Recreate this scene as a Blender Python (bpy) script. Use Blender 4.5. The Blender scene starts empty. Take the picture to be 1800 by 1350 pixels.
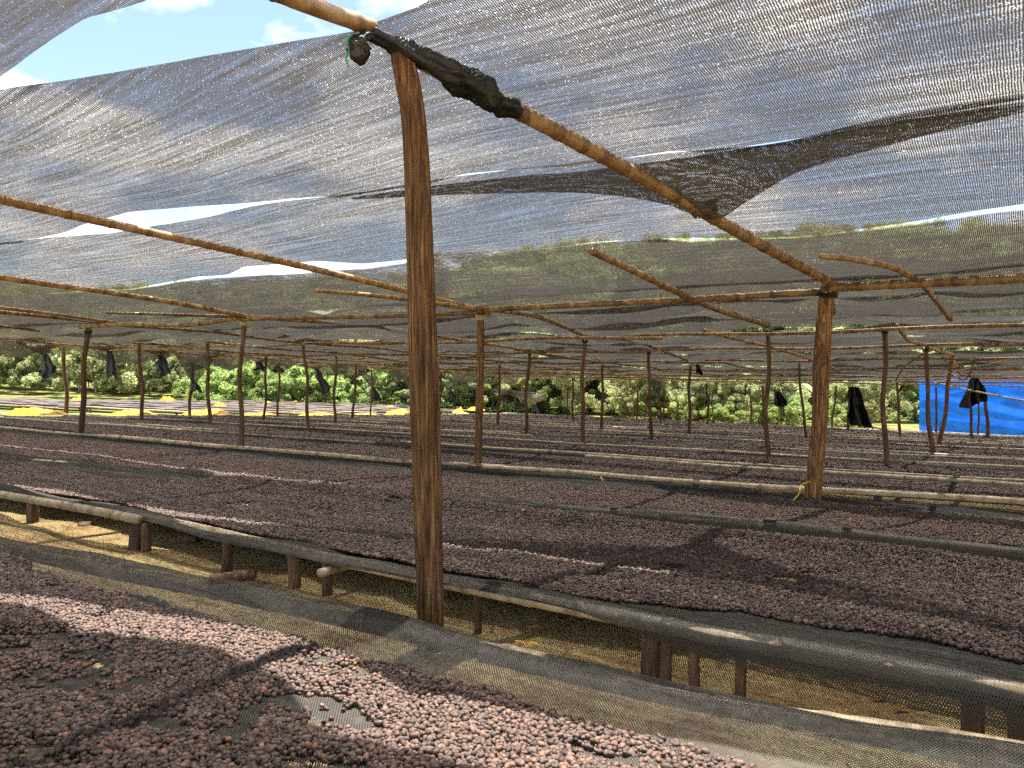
import bpy, math, random
import numpy as np
from mathutils import Vector, Euler

R = math.radians
random.seed(7); RNG = np.random.default_rng(11)
S = bpy.context.scene
COL = S.collection

# ------------------------------------------------------------------ camera
F = 1352.0            # focal length in photo pixels (1800 px wide)
CZ = 1.20             # camera height over the aisle soil
cam_d = bpy.data.cameras.new('camera'); cam = bpy.data.objects.new('camera', cam_d); COL.objects.link(cam)
cam_d.sensor_width = 36.0; cam_d.lens = 36.0 * F / 1800.0
cam.location = (0, 0, CZ); cam.rotation_euler = (R(90.0) + math.atan(5.0 / F), 0, 0)
cam_d.clip_start = 0.05; cam_d.clip_end = 2000
S.camera = cam

# ------------------------------------------------------------------ sky, sun, exposure
SUN_EL, SUN_DIR = 77.2, (0.30, 0.954)     # horizontal direction towards the sun
W = bpy.data.worlds.new('World'); S.world = W; W.use_nodes = True
nt = W.node_tree; nt.nodes.clear()
out = nt.nodes.new('ShaderNodeOutputWorld'); bg = nt.nodes.new('ShaderNodeBackground')
sky = nt.nodes.new('ShaderNodeTexSky'); sky.sky_type = 'NISHITA'; sky.sun_disc = False
sky.sun_elevation = R(SUN_EL); sky.sun_rotation = math.atan2(SUN_DIR[0], SUN_DIR[1])
sky.altitude = 1700; sky.air_density = 1.0; sky.dust_density = 1.2; sky.ozone_density = 1.5
tc = nt.nodes.new('ShaderNodeTexCoord'); sep = nt.nodes.new('ShaderNodeSeparateXYZ')
nt.links.new(tc.outputs['Generated'], sep.inputs[0])
mx = nt.nodes.new('ShaderNodeMath'); mx.operation = 'MAXIMUM'; mx.inputs[1].default_value = 0.06
nt.links.new(sep.outputs['Z'], mx.inputs[0])
ad = nt.nodes.new('ShaderNodeMath'); ad.operation = 'ADD'; ad.inputs[1].default_value = 0.12
nt.links.new(mx.outputs[0], ad.inputs[0])
dv = nt.nodes.new('ShaderNodeVectorMath'); dv.operation = 'DIVIDE'
cmb = nt.nodes.new('ShaderNodeCombineXYZ')
for i in range(3): nt.links.new(ad.outputs[0], cmb.inputs[i])
nt.links.new(tc.outputs['Generated'], dv.inputs[0]); nt.links.new(cmb.outputs[0], dv.inputs[1])
nz = nt.nodes.new('ShaderNodeTexNoise'); nz.inputs['Scale'].default_value = 1.55; nz.inputs['Detail'].default_value = 9
nz.inputs['Roughness'].default_value = 0.56; nz.inputs['Distortion'].default_value = 0.25
mpn = nt.nodes.new('ShaderNodeMapping'); mpn.inputs['Location'].default_value = (7.3, 1.1, 0.0)
nt.links.new(dv.outputs[0], mpn.inputs['Vector']); nt.links.new(mpn.outputs[0], nz.inputs['Vector'])
cr = nt.nodes.new('ShaderNodeValToRGB'); cr.color_ramp.elements[0].position = 0.44; cr.color_ramp.elements[1].position = 0.60
nt.links.new(nz.outputs['Fac'], cr.inputs[0])
mixc = nt.nodes.new('ShaderNodeMix'); mixc.data_type = 'RGBA'
nt.links.new(cr.outputs['Color'], mixc.inputs['Factor'])
gain = nt.nodes.new('ShaderNodeMix'); gain.data_type = 'RGBA'; gain.blend_type = 'MULTIPLY'; gain.inputs['Factor'].default_value = 1
gain.inputs[7].default_value = (1.08, 1.0, 0.91, 1)
nt.links.new(sky.outputs[0], gain.inputs[6])
nt.links.new(gain.outputs[2], mixc.inputs[6]); mixc.inputs[7].default_value = (6.5, 6.5, 6.6, 1)
nt.links.new(mixc.outputs[2], bg.inputs['Color']); bg.inputs['Strength'].default_value = 0.088
nt.links.new(bg.outputs[0], out.inputs['Surface'])

sl = bpy.data.lights.new('sun', 'SUN'); sun = bpy.data.objects.new('sun', sl); COL.objects.link(sun)
sl.energy = 5.0; sl.angle = R(0.53); sl.color = (1.0, 0.93, 0.82)
sv = Vector((SUN_DIR[0] * math.cos(R(SUN_EL)), SUN_DIR[1] * math.cos(R(SUN_EL)), math.sin(R(SUN_EL))))
sun.rotation_euler = (-sv).to_track_quat('-Z', 'Y').to_euler(); sun.location = (0, 0, 30)

S.view_settings.view_transform = 'Standard'; S.view_settings.look = 'None'
S.view_settings.exposure = 2.05; S.view_settings.gamma = 1.0; S.view_settings.use_curve_mapping = False
S.cycles.transparent_max_bounces = 56; S.cycles.max_bounces = 7; S.cycles.diffuse_bounces = 4
S.cycles.use_denoising = False; S.cycles.sample_clamp_indirect = 6.0

# ------------------------------------------------------------------ site geometry
# s runs along the drying beds (to the far left), t runs across them (to the far right)
US, UT = (-0.828, 0.560), (0.560, 0.828)
def xy(s, t): return (US[0] * s + UT[0] * t, US[1] * s + UT[1] * t)
def st(x, y): return (US[0] * x + US[1] * y, UT[0] * x + UT[1] * y)
def zb(x, y):
    """level of the bed tops: the site falls gently to the far right, then levels out"""
    x = np.asarray(x, float); y = np.asarray(y, float)
    ys = np.maximum(y, 1e-6)
    yc = np.where(y < 20, y, 20 + 8 * (1 - np.exp(-np.maximum(y - 20, 0) / 8)))
    xc = np.where(y < 20, np.clip(x, -30, 30), np.clip(x, -2.0 * ys, 2.0 * ys) * yc / ys)
    return CZ - .885 - .0165 * xc + .00895 * yc - .000667 * xc * yc - .000833 * yc * yc
HB = 0.23
HILL_A = [-1.6, -.8, -.45, -.12, .08, .4, .8, 1.6]; HILL_H = [6, 7, 8, 15, 22, 23, 20, 16]
def zg(x, y):
    x = np.asarray(x, float); y = np.asarray(y, float)
    a = np.interp(x / np.maximum(y, 8), HILL_A, HILL_H)
    q = np.clip((np.hypot(x, y) - 62) / 110, 0, 1); q = q * q * (3 - 2 * q)
    return zb(x, y) - HB + np.where(y > 8, a * q, 0)
def zr(s, t):
    """level of the pole roof"""
    x, y = xy(np.asarray(s, float), np.asarray(t, float))
    k = np.where(np.asarray(s) < 2.2, 0.125, 0.08 + 0.045 * np.exp(-((np.asarray(s) - 2.2) / 1.9) ** 2))
    k = np.where(np.asarray(s) < 0.5, 0.125 - .01 * np.clip(0.5 - np.asarray(s), 0, 3), k)
    return zb(x, y) + 1.75 + k * np.maximum(0, 6.6 - np.maximum(t, 1.2))
def at(px, py, Y): return Vector(((px - 900) / F * Y, Y, CZ + (680 - py) / F * Y))
def solve(px, py, fn):
    ys = np.geomspace(0.6, 90, 3000); x = (px - 900) / F * ys; z = CZ + (680 - py) / F * ys
    d = z - fn(x, ys); k = np.nonzero(np.sign(d[1:]) != np.sign(d[:-1]))[0]
    i = k[0] if len(k) else np.argmin(np.abs(d))
    return float(x[i]), float(ys[i])
def on_bed(px, py, off=0.0): return st(*solve(px, py, lambda x, y: zb(x, y) + off))
def on_roof(px, py): return st(*solve(px, py, lambda x, y: zr(*st(x, y)) + 0.085))

# ------------------------------------------------------------------ smooth noise for shapes
_P = RNG.random((64, 64))
def noise2(x, y):
    x = np.asarray(x, float); y = np.asarray(y, float)
    xi = np.floor(x).astype(int); yi = np.floor(y).astype(int); fx = x - xi; fy = y - yi
    fx = fx * fx * (3 - 2 * fx); fy = fy * fy * (3 - 2 * fy)
    g = lambda a, b: _P[a % 64, b % 64]
    return (g(xi, yi) * (1 - fx) + g(xi + 1, yi) * fx) * (1 - fy) + (g(xi, yi + 1) * (1 - fx) + g(xi + 1, yi + 1) * fx) * fy - 0.5
def fbm(x, y, o=3): return sum(noise2(x * 2 ** k + 17 * k, y * 2 ** k + 5 * k) / 2 ** k for k in range(o))

# ------------------------------------------------------------------ materials
def new_mat(name):
    m = bpy.data.materials.new(name); m.use_nodes = True
    n = m.node_tree.nodes; l = m.node_tree.links
    return m, n, l, n['Principled BSDF']
def N(n, t, **kw):
    o = n.new(t)
    for k, v in kw.items():
        if k in o.inputs: o.inputs[k].default_value = v
        else: setattr(o, k, v)
    return o
def ramp(n, stops):
    r = n.new('ShaderNodeValToRGB'); e = r.color_ramp.elements
    e[0].position, e[0].color = stops[0][0], (*stops[0][1], 1); e[1].position, e[1].color = stops[-1][0], (*stops[-1][1], 1)
    for p, c in stops[1:-1]:
        q = e.new(p); q.color = (*c, 1)
    return r
def grain_mat(name, stops, scale, stretch, rough=.8, bump=.25, coord='Object', detail=6, bscale=None, dist=.3):
    m, n, l, b = new_mat(name)
    c = N(n, 'ShaderNodeTexCoord'); mp = N(n, 'ShaderNodeMapping'); mp.inputs['Scale'].default_value = stretch
    oi = N(n, 'ShaderNodeObjectInfo'); va = N(n, 'ShaderNodeVectorMath', operation='ADD')
    sc = N(n, 'ShaderNodeVectorMath', operation='SCALE'); sc.inputs[0].default_value = (31, 17, 23); l.new(oi.outputs['Random'], sc.inputs['Scale'])
    l.new(c.outputs[coord], va.inputs[0]); l.new(sc.outputs[0], va.inputs[1]); l.new(va.outputs[0], mp.inputs[0])
    z = N(n, 'ShaderNodeTexNoise', Scale=scale, Detail=detail, Roughness=.62, Distortion=dist); l.new(mp.outputs[0], z.inputs['Vector'])
    r = ramp(n, stops); l.new(z.outputs['Fac'], r.inputs[0])
    hs = N(n, 'ShaderNodeHueSaturation'); mr = N(n, 'ShaderNodeMapRange'); mr.inputs['To Min'].default_value = .75; mr.inputs['To Max'].default_value = 1.25
    l.new(oi.outputs['Random'], mr.inputs['Value']); l.new(mr.outputs[0], hs.inputs['Value']); l.new(r.outputs[0], hs.inputs['Color'])
    l.new(hs.outputs[0], b.inputs['Base Color']); b.inputs['Roughness'].default_value = rough
    bz = z
    if bscale:
        bz = N(n, 'ShaderNodeTexNoise', Scale=bscale, Detail=5); l.new(mp.outputs[0], bz.inputs['Vector'])
    bp = N(n, 'ShaderNodeBump', Strength=bump, Distance=.02); l.new(bz.outputs['Fac'], bp.inputs['Height']); l.new(bp.outputs[0], b.inputs['Normal'])
    return m

M = {}
M['post'] = grain_mat('rough_post_wood', [(.30, (.020, .011, .006)), (.44, (.105, .053, .023)), (.56, (.22, .122, .054)), (.72, (.44, .30, .16))], 9, (9, 9, .42), .88, 1.0, detail=10, dist=.15)
M['thinpost'] = grain_mat('thin_post_wood', [(.25, (.04, .020, .011)), (.5, (.14, .070, .034)), (.8, (.30, .19, .10))], 7, (4, 4, .5), .85, .6)
M['leg'] = grain_mat('weathered_leg_wood', [(.25, (.035, .022, .014)), (.5, (.12, .075, .045)), (.8, (.26, .18, .11))], 8, (5, 5, .7), .9, .7)
m = M['post']; n, l = m.node_tree.nodes, m.node_tree.links; b = n['Principled BSDF']; src = b.inputs['Base Color'].links[0].from_socket
c = N(n, 'ShaderNodeTexCoord'); mp = N(n, 'ShaderNodeMapping'); mp.inputs['Scale'].default_value = (5, 5, 1.4); l.new(c.outputs['Object'], mp.inputs[0])
z = N(n, 'ShaderNodeTexNoise', Scale=2.2, Detail=7, Roughness=.7, Distortion=1.2); l.new(mp.outputs[0], z.inputs['Vector']); r = ramp(n, [(.3, (.5, .45, .4)), (.5, (1.15, 1.05, .92)), (.7, (1.7, 1.5, 1.25))]); l.new(z.outputs['Fac'], r.inputs[0])
mx_ = N(n, 'ShaderNodeMix', data_type='RGBA', blend_type='MULTIPLY'); mx_.inputs['Factor'].default_value = 1; l.new(src, mx_.inputs[6]); l.new(r.outputs[0], mx_.inputs[7]); l.new(mx_.outputs[2], b.inputs['Base Color'])
def jointed(m):
    n, l = m.node_tree.nodes, m.node_tree.links; b = n['Principled BSDF']; src = b.inputs['Base Color'].links[0].from_socket
    a = N(n, 'ShaderNodeAttribute', attribute_name='joint'); mx_ = N(n, 'ShaderNodeMix', data_type='RGBA', blend_type='MULTIPLY'); mx_.inputs[7].default_value = (.55, .47, .40, 1)
    l.new(a.outputs['Fac'], mx_.inputs['Factor']); l.new(src, mx_.inputs[6]); l.new(mx_.outputs[2], b.inputs['Base Color']); return m
M['bamboo'] = grain_mat('roof_bamboo', [(.3, (.11, .058, .021)), (.5, (.26, .155, .06)), (.75, (.42, .30, .15))], 2.2, (3, 3, 3), .45, .05, dist=.6, detail=3)
M['rail'] = grain_mat('weathered_rail_bamboo', [(.3, (.20, .145, .08)), (.5, (.38, .30, .19)), (.75, (.52, .44, .32))], 5, (2.5, 2.5, 2.5), .6, .25)

jointed(M['bamboo']); jointed(M['rail'])
def net_mat(name, pitch, wire, col, gloss, rough=.45, streak=.0, diag=0.0, trans=None, jit=0.0, spark=0.0):
    """woven plastic net: holes are cut by the weave, counted in metres along the cloth"""
    m, n, l, b = new_mat(name); n.remove(b)
    o = n['Material Output']
    uv = N(n, 'ShaderNodeUVMap'); sp = N(n, 'ShaderNodeSeparateXYZ'); l.new(uv.outputs[0], sp.inputs[0])
    def M2(op, a, c=None):
        k = N(n, 'ShaderNodeMath', operation=op)
        for i, v in enumerate((a, c)):
            if v is None: continue
            if isinstance(v, (int, float)): k.inputs[i].default_value = v
            else: l.new(v, k.inputs[i])
        return k.outputs[0]
    u, v = sp.outputs['X'], sp.outputs['Y']
    if diag:
        u, v = M2('ADD', u, M2('MULTIPLY', v, diag)), M2('SUBTRACT', u, M2('MULTIPLY', v, diag))
    if jit:
        jn = N(n, 'ShaderNodeTexNoise', Scale=9.0, Detail=5, Roughness=.75); l.new(uv.outputs[0], jn.inputs['Vector']); js = N(n, 'ShaderNodeSeparateColor'); l.new(jn.outputs['Color'], js.inputs[0])
        u = M2('ADD', u, M2('MULTIPLY', js.outputs[0], jit)); v = M2('ADD', v, M2('MULTIPLY', js.outputs[1], jit))
    nzz = N(n, 'ShaderNodeTexNoise', Scale=1.0, Detail=4, Roughness=.7); mp = N(n, 'ShaderNodeMapping'); mp.inputs['Scale'].default_value = (.9, 34, 1)
    l.new(uv.outputs[0], mp.inputs[0]); l.new(mp.outputs[0], nzz.inputs['Vector'])
    var = M2('MULTIPLY', M2('SUBTRACT', nzz.outputs['Fac'], .5), streak)
    fu = M2('ABSOLUTE', M2('SUBTRACT', M2('FRACT', M2('DIVIDE', u, pitch[0])), .5))
    fv = M2('ABSOLUTE', M2('SUBTRACT', M2('FRACT', M2('DIVIDE', v, pitch[1])), .5))
    du = M2('GREATER_THAN', fu, M2('ADD', .5 - wire[0] * .5, var)); dvv = M2('GREATER_THAN', fv, M2('ADD', .5 - wire[1] * .5, var))
    solid = M2('MAXIMUM', du, dvv)
    if spark:             # random pinholes added to give the net its sparkle of glints
        cu = N(n, 'ShaderNodeCombineXYZ'); l.new(M2('FLOOR', M2('DIVIDE', u, pitch[0] * .42)), cu.inputs[0]); l.new(M2('FLOOR', M2('DIVIDE', v, pitch[1] * .55)), cu.inputs[1])
        wn = N(n, 'ShaderNodeTexWhiteNoise'); wn.noise_dimensions = '2D'; l.new(cu.outputs[0], wn.inputs['Vector']); solid = M2('MULTIPLY', solid, M2('LESS_THAN', wn.outputs['Value'], 1 - spark))
    df = N(n, 'ShaderNodeBsdfDiffuse', Color=(*col, 1)); gl = N(n, 'ShaderNodeBsdfGlossy', Color=(.9, .9, .9, 1), Roughness=rough)
    mg = N(n, 'ShaderNodeMixShader'); mg.inputs[0].default_value = gloss
    l.new(df.outputs[0], mg.inputs[1]); l.new(gl.outputs[0], mg.inputs[2])
    if trans:
        tl = N(n, 'ShaderNodeBsdfTranslucent', Color=(*trans, 1)); ad_ = N(n, 'ShaderNodeAddShader'); l.new(mg.outputs[0], ad_.inputs[0]); l.new(tl.outputs[0], ad_.inputs[1]); mg = ad_
    # round threads: tilt the normal across the weave
    bw = N(n, 'ShaderNodeBump', Strength=.6, Distance=.004); l.new(M2('SUBTRACT', 1.0, M2('MULTIPLY', fu, fv)), bw.inputs['Height'])
    l.new(bw.outputs[0], gl.inputs['Normal'])
    tr = N(n, 'ShaderNodeBsdfTransparent'); mm = N(n, 'ShaderNodeMixShader')
    l.new(solid, mm.inputs[0]); l.new(tr.outputs[0], mm.inputs[1]); l.new(mg.outputs[0], mm.inputs[2]); l.new(mm.outputs[0], o.inputs['Surface'])
    return m
M['shade'] = net_mat('shade_net_weave', (.011, .0075), (.60, .66), (.075, .069, .062), .04, .4, streak=.50, trans=(.015, .013, .0105), jit=.018, spark=.016)
M['shade_far'] = net_mat('far_shade_net_weave', (.011, .0075), (.43, .49), (.085, .080, .075), .05, .4, streak=.30, trans=(.036, .034, .031), jit=.018, spark=.008)  # weave of the far nets; their added second layer closes it at low angles
M['bednet'] = net_mat('bed_net_mesh', (.0092, .0092), (.46, .46), (.046, .043, .039), .03, .5, diag=.9)
M['cloth'] = net_mat('gathered_net_cloth', (.011, .0075), (.74, .76), (.013, .013, .014), .05, .45, streak=.1)

def plain(name, col, rough=.7, spec=.3, noise=None, bump=0, scale=20):
    m, n, l, b = new_mat(name)
    b.inputs['Roughness'].default_value = rough; b.inputs['Specular IOR Level'].default_value = spec
    if noise:
        c = N(n, 'ShaderNodeTexCoord'); z = N(n, 'ShaderNodeTexNoise', Scale=scale, Detail=5); l.new(c.outputs['Object'], z.inputs['Vector'])
        r = ramp(n, [(.3, col), (.7, noise)]); l.new(z.outputs['Fac'], r.inputs[0]); l.new(r.outputs[0], b.inputs['Base Color'])
        if bump:
            bp = N(n, 'ShaderNodeBump', Strength=bump, Distance=.02); l.new(z.outputs['Fac'], bp.inputs['Height']); l.new(bp.outputs[0], b.inputs['Normal'])
    else: b.inputs['Base Color'].default_value = (*col, 1)
    return m
M['yellow'] = plain('yellow_plastic_sheet', (.36, .185, .002), .6, .25, (.42, .235, .005), .3, 14)
M['green'] = plain('green_thread', (.03, .30, .12), .6)
M['mint'] = plain('pale_green_ribbon', (.35, .60, .42), .6)
M['string'] = plain('yellow_string', (.70, .42, .06), .6)
M['rope'] = plain('pale_rope', (.55, .45, .28), .8)
M['pink'] = plain('pink_cloth', (.75, .06, .22), .7)
M['black'] = plain('black_plastic', (.014, .014, .016), .4, .5)
M['stone'] = plain('stone', (.16, .11, .07), .9, .2, (.30, .22, .15), .6, 15)
M['dryleaf'] = plain('fallen_leaf', (.48, .32, .06), .7, .3)

# blue tarpaulin
m, n, l, b = new_mat('blue_tarpaulin'); b.inputs['Roughness'].default_value = .38; b.inputs['Specular IOR Level'].default_value = .5
c = N(n, 'ShaderNodeTexCoord'); z = N(n, 'ShaderNodeTexNoise', Scale=2.2, Detail=3); l.new(c.outputs['Object'], z.inputs['Vector'])
r = ramp(n, [(.3, (.016, .24, .70)), (.7, (.026, .32, .85))]); l.new(z.outputs['Fac'], r.inputs[0]); l.new(r.outputs[0], b.inputs['Base Color']); M['tarp'] = m
tl = N(n, 'ShaderNodeBsdfTranslucent'); l.new(r.outputs[0], tl.inputs['Color']); ms = N(n, 'ShaderNodeMixShader'); ms.inputs[0].default_value = .62; l.new(b.outputs[0], ms.inputs[1]); l.new(tl.outputs[0], ms.inputs[2]); l.new(ms.outputs[0], n['Material Output'].inputs['Surface'])

# coffee cherries
def cherry_mat(name, inst):
    m, n, l, b = new_mat(name)
    if inst: a = N(n, 'ShaderNodeAttribute', attribute_type='INSTANCER', attribute_name='tint'); fac = a.outputs['Fac']
    else: a = N(n, 'ShaderNodeObjectInfo'); fac = a.outputs['Random']
    r = ramp(n, [(0, (.030, .020, .017)), (.35, (.070, .044, .036)), (.7, (.115, .071, .057)), (.93, (.155, .090, .068)), (1, (.25, .115, .066))]); l.new(fac, r.inputs[0])
    c = N(n, 'ShaderNodeTexCoord'); z = N(n, 'ShaderNodeTexNoise', Scale=90 if inst else 90, Detail=4); l.new(c.outputs['Object'], z.inputs['Vector'])
    l.new(r.outputs[0], b.inputs['Base Color']); b.inputs['Roughness'].default_value = .5; b.inputs['Specular IOR Level'].default_value = .42
    bp = N(n, 'ShaderNodeBump', Strength=.35, Distance=.003); l.new(z.outputs['Fac'], bp.inputs['Height']); l.new(bp.outputs[0], b.inputs['Normal'])
    return m
M['cherry'] = cherry_mat('dried_coffee_cherry', True); M['cherry1'] = cherry_mat('dried_coffee_cherry_single', False)
m, n, l, b = new_mat('cherry_layer'); c = N(n, 'ShaderNodeTexCoord')
z = N(n, 'ShaderNodeTexVoronoi', Scale=55.0); l.new(c.outputs['Object'], z.inputs['Vector'])
z2 = N(n, 'ShaderNodeTexNoise', Scale=3.0, Detail=5); l.new(c.outputs['Object'], z2.inputs['Vector'])
r = ramp(n, [(.0, (.022, .013, .010)), (.5, (.05, .029, .022)), (1, (.11, .062, .047))])
sx = N(n, 'ShaderNodeSeparateColor'); l.new(z.outputs['Color'], sx.inputs[0]); l.new(sx.outputs[0], r.inputs[0])
l.new(r.outputs[0], b.inputs['Base Color']); b.inputs['Roughness'].default_value = .5
bp = N(n, 'ShaderNodeBump', Strength=1.0, Distance=.02); bp.invert = True; l.new(z.outputs['Distance'], bp.inputs['Height']); l.new(bp.outputs[0], b.inputs['Normal']); M['cherrylayer'] = m

# soil with dry grass
m, n, l, b = new_mat('soil_and_grass'); c = N(n, 'ShaderNodeTexCoord')
z = N(n, 'ShaderNodeTexNoise', Scale=3.2, Detail=8, Roughness=.68); l.new(c.outputs['Object'], z.inputs['Vector'])
zf = N(n, 'ShaderNodeTexNoise', Scale=45, Detail=5, Roughness=.7); l.new(c.outputs['Object'], zf.inputs['Vector'])
r = ramp(n, [(.30, (.24, .15, .075)), (.44, (.45, .31, .15)), (.56, (.60, .47, .23)), (.70, (.38, .34, .14))]); l.new(z.outputs['Fac'], r.inputs[0])
mxx = N(n, 'ShaderNodeMix', data_type='RGBA', blend_type='OVERLAY'); mxx.inputs['Factor'].default_value = .75
l.new(r.outputs[0], mxx.inputs[6]); l.new(zf.outputs['Color'], mxx.inputs[7])
# meadow outside the shade roof
sp = N(n, 'ShaderNodeSeparateXYZ'); l.new(c.outputs['Object'], sp.inputs[0])
dotv = N(n, 'ShaderNodeVectorMath', operation='DOT_PRODUCT'); dotv.inputs[1].default_value = (US[0], US[1], 0); l.new(c.outputs['Object'], dotv.inputs[0])
mr = N(n, 'ShaderNodeMapRange'); mr.inputs['From Min'].default_value = 19; mr.inputs['From Max'].default_value = 24; l.new(dotv.outputs['Value'], mr.inputs['Value'])
dott = N(n, 'ShaderNodeVectorMath', operation='DOT_PRODUCT'); dott.inputs[1].default_value = (UT[0], UT[1], 0); l.new(c.outputs['Object'], dott.inputs[0])
mr2 = N(n, 'ShaderNodeMapRange'); mr2.inputs['From Min'].default_value = 33; mr2.inputs['From Max'].default_value = 38; l.new(dott.outputs['Value'], mr2.inputs['Value'])
mxm = N(n, 'ShaderNodeMath', operation='MAXIMUM'); l.new(mr.outputs[0], mxm.inputs[0]); l.new(mr2.outputs[0], mxm.inputs[1])
zg2 = N(n, 'ShaderNodeTexNoise', Scale=.55, Detail=8, Roughness=.65); l.new(c.outputs['Object'], zg2.inputs['Vector'])
r2 = ramp(n, [(.35, (.07, .095, .028)), (.5, (.13, .14, .045)), (.65, (.20, .18, .075))]); l.new(zg2.outputs['Fac'], r2.inputs[0])
mg = N(n, 'ShaderNodeMix', data_type='RGBA'); l.new(mxm.outputs[0], mg.inputs['Factor']); l.new(mxx.outputs[2], mg.inputs[6]); l.new(r2.outputs[0], mg.inputs[7])
l.new(mg.outputs[2], b.inputs['Base Color']); b.inputs['Roughness'].default_value = .95; b.inputs['Specular IOR Level'].default_value = .1
bp = N(n, 'ShaderNodeBump', Strength=.8, Distance=.03); l.new(zf.outputs['Fac'], bp.inputs['Height']); l.new(bp.outputs[0], b.inputs['Normal']); M['soil'] = m

def leaf_mat(name, c0, c1, trans=.65):
    m, n, l, b = new_mat(name)
    g = N(n, 'ShaderNodeNewGeometry'); oi = N(n, 'ShaderNodeObjectInfo')
    r = ramp(n, [(0, c0), (1, c1)]); l.new(g.outputs['Random Per Island'], r.inputs[0])
    hs = N(n, 'ShaderNodeHueSaturation'); mr = N(n, 'ShaderNodeMapRange'); mr.inputs['To Min'].default_value = .9; mr.inputs['To Max'].default_value = 1.6; hs.inputs['Saturation'].default_value = .8
    l.new(oi.outputs['Random'], mr.inputs['Value']); l.new(mr.outputs[0], hs.inputs['Value']); l.new(r.outputs[0], hs.inputs['Color'])
    l.new(hs.outputs[0], b.inputs['Base Color']); b.inputs['Roughness'].default_value = .5; b.inputs['Specular IOR Level'].default_value = .3
    t = N(n, 'ShaderNodeBsdfTranslucent'); l.new(hs.outputs[0], t.inputs['Color']); ms = N(n, 'ShaderNodeMixShader'); ms.inputs[0].default_value = trans
    l.new(b.outputs[0], ms.inputs[1]); l.new(t.outputs[0], ms.inputs[2]); l.new(ms.outputs[0], n['Material Output'].inputs['Surface'])
    return m
M['leaf_a'] = leaf_mat('foliage_yellow_green', (.14, .18, .05), (.38, .40, .16))
M['leaf_b'] = leaf_mat('foliage_mid_green', (.12, .16, .055), (.30, .34, .15))
M['leaf_c'] = leaf_mat('foliage_bright_bush', (.12, .20, .03), (.30, .40, .08))
M['leaf_d'] = leaf_mat('foliage_dark', (.09, .13, .04), (.24, .29, .10))
M['blade'] = leaf_mat('dry_grass_blades', (.20, .15, .04), (.55, .40, .15), .3)
M['bark'] = grain_mat('tree_bark', [(.3, (.10, .075, .05)), (.7, (.30, .25, .19))], 3, (2, 2, .4), .9, .4)

# ------------------------------------------------------------------ mesh helpers
def tag(o, label=None, cat=None, group=None, kind=None):
    if label: o['label'] = label
    if cat: o['category'] = cat
    if group: o['group'] = group
    if kind: o['kind'] = kind
    return o
def link(name, me, parent=None, loc=None):
    o = bpy.data.objects.new(name, me); COL.objects.link(o)
    if loc is not None: o.location = loc
    if parent is not None:
        o.parent = parent
    return o
def mesh(name, v, f, mat, uv=None, smooth=True):
    me = bpy.data.meshes.new(name); v = np.asarray(v, np.float32)
    me.from_pydata(v.tolist(), [], f if isinstance(f, list) else f.tolist())
    if uv is not None:
        ul = me.uv_layers.new(name='UVMap'); li = np.empty(len(me.loops), np.int32); me.loops.foreach_get('vertex_index', li)
        ul.data.foreach_set('uv', np.asarray(uv, np.float32)[li].ravel())
    if smooth and len(me.polygons): me.polygons.foreach_set('use_smooth', np.ones(len(me.polygons), bool))
    if mat is not None: me.materials.append(mat)
    me.update(); return me
def empty(name, loc=(0, 0, 0)):
    o = bpy.data.objects.new(name, None); COL.objects.link(o); o.location = loc; o.empty_display_size = .1; return o
def child(name, me, parent):
    o = link(name, me, parent); o.location = (0, 0, 0); return o
def grid_faces(nu, nv):
    i = np.arange(nu - 1)[:, None] * nv + np.arange(nv - 1)[None, :]
    return np.stack([i, i + nv, i + nv + 1, i + 1], -1).reshape(-1, 4)
def tube(path, rad, n=10, wob=None, cap=True):
    """tube through points with a radius for each; returns verts, faces"""
    P = np.array([list(p) for p in path], float); K = len(P); rad = np.broadcast_to(np.asarray(rad, float), (K,))
    T = np.gradient(P, axis=0); T /= np.linalg.norm(T, axis=1)[:, None] + 1e-12
    ref = np.array([0, 0, 1.0]) if abs(T[:, 2]).mean() < .8 else np.array([1.0, 0, 0])
    A = np.cross(T, ref); A /= np.linalg.norm(A, axis=1)[:, None]; B = np.cross(A, T)
    th = np.linspace(0, 2 * math.pi, n, endpoint=False)
    rr = rad[:, None] * (np.ones((K, n)) if wob is None else wob(np.arange(K), th))
    V = P[:, None] + rr[..., None] * (np.cos(th)[None, :, None] * A[:, None] + np.sin(th)[None, :, None] * B[:, None])
    V = V.reshape(-1, 3); f = []
    for i in range(K - 1):
        for j in range(n):
            k = (j + 1) % n; f.append((i * n + j, i * n + k, (i + 1) * n + k, (i + 1) * n + j))
    if cap: f.append(tuple(range(n - 1, -1, -1))); f.append(tuple((K - 1) * n + j for j in range(n)))
    return V, f
def spline(pts, step):
    P = np.array([list(p) for p in pts], float)
    d = np.r_[0, np.cumsum(np.linalg.norm(np.diff(P, axis=0), axis=1))]; n = max(3, int(d[-1] / step) + 1); q = np.linspace(0, d[-1], n)
    if len(P) == 2: return np.stack([np.interp(q, d, P[:, k]) for k in range(3)], 1)
    m = np.gradient(P, d, axis=0); i = np.clip(np.searchsorted(d, q) - 1, 0, len(P) - 2); h = (d[i + 1] - d[i])[:, None]; u = ((q - d[i])[:, None]) / h
    return ((2 * u**3 - 3 * u**2 + 1) * P[i] + (u**3 - 2 * u**2 + u) * h * m[i] + (-2 * u**3 + 3 * u**2) * P[i + 1] + (u**3 - u**2) * h * m[i + 1])
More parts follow.
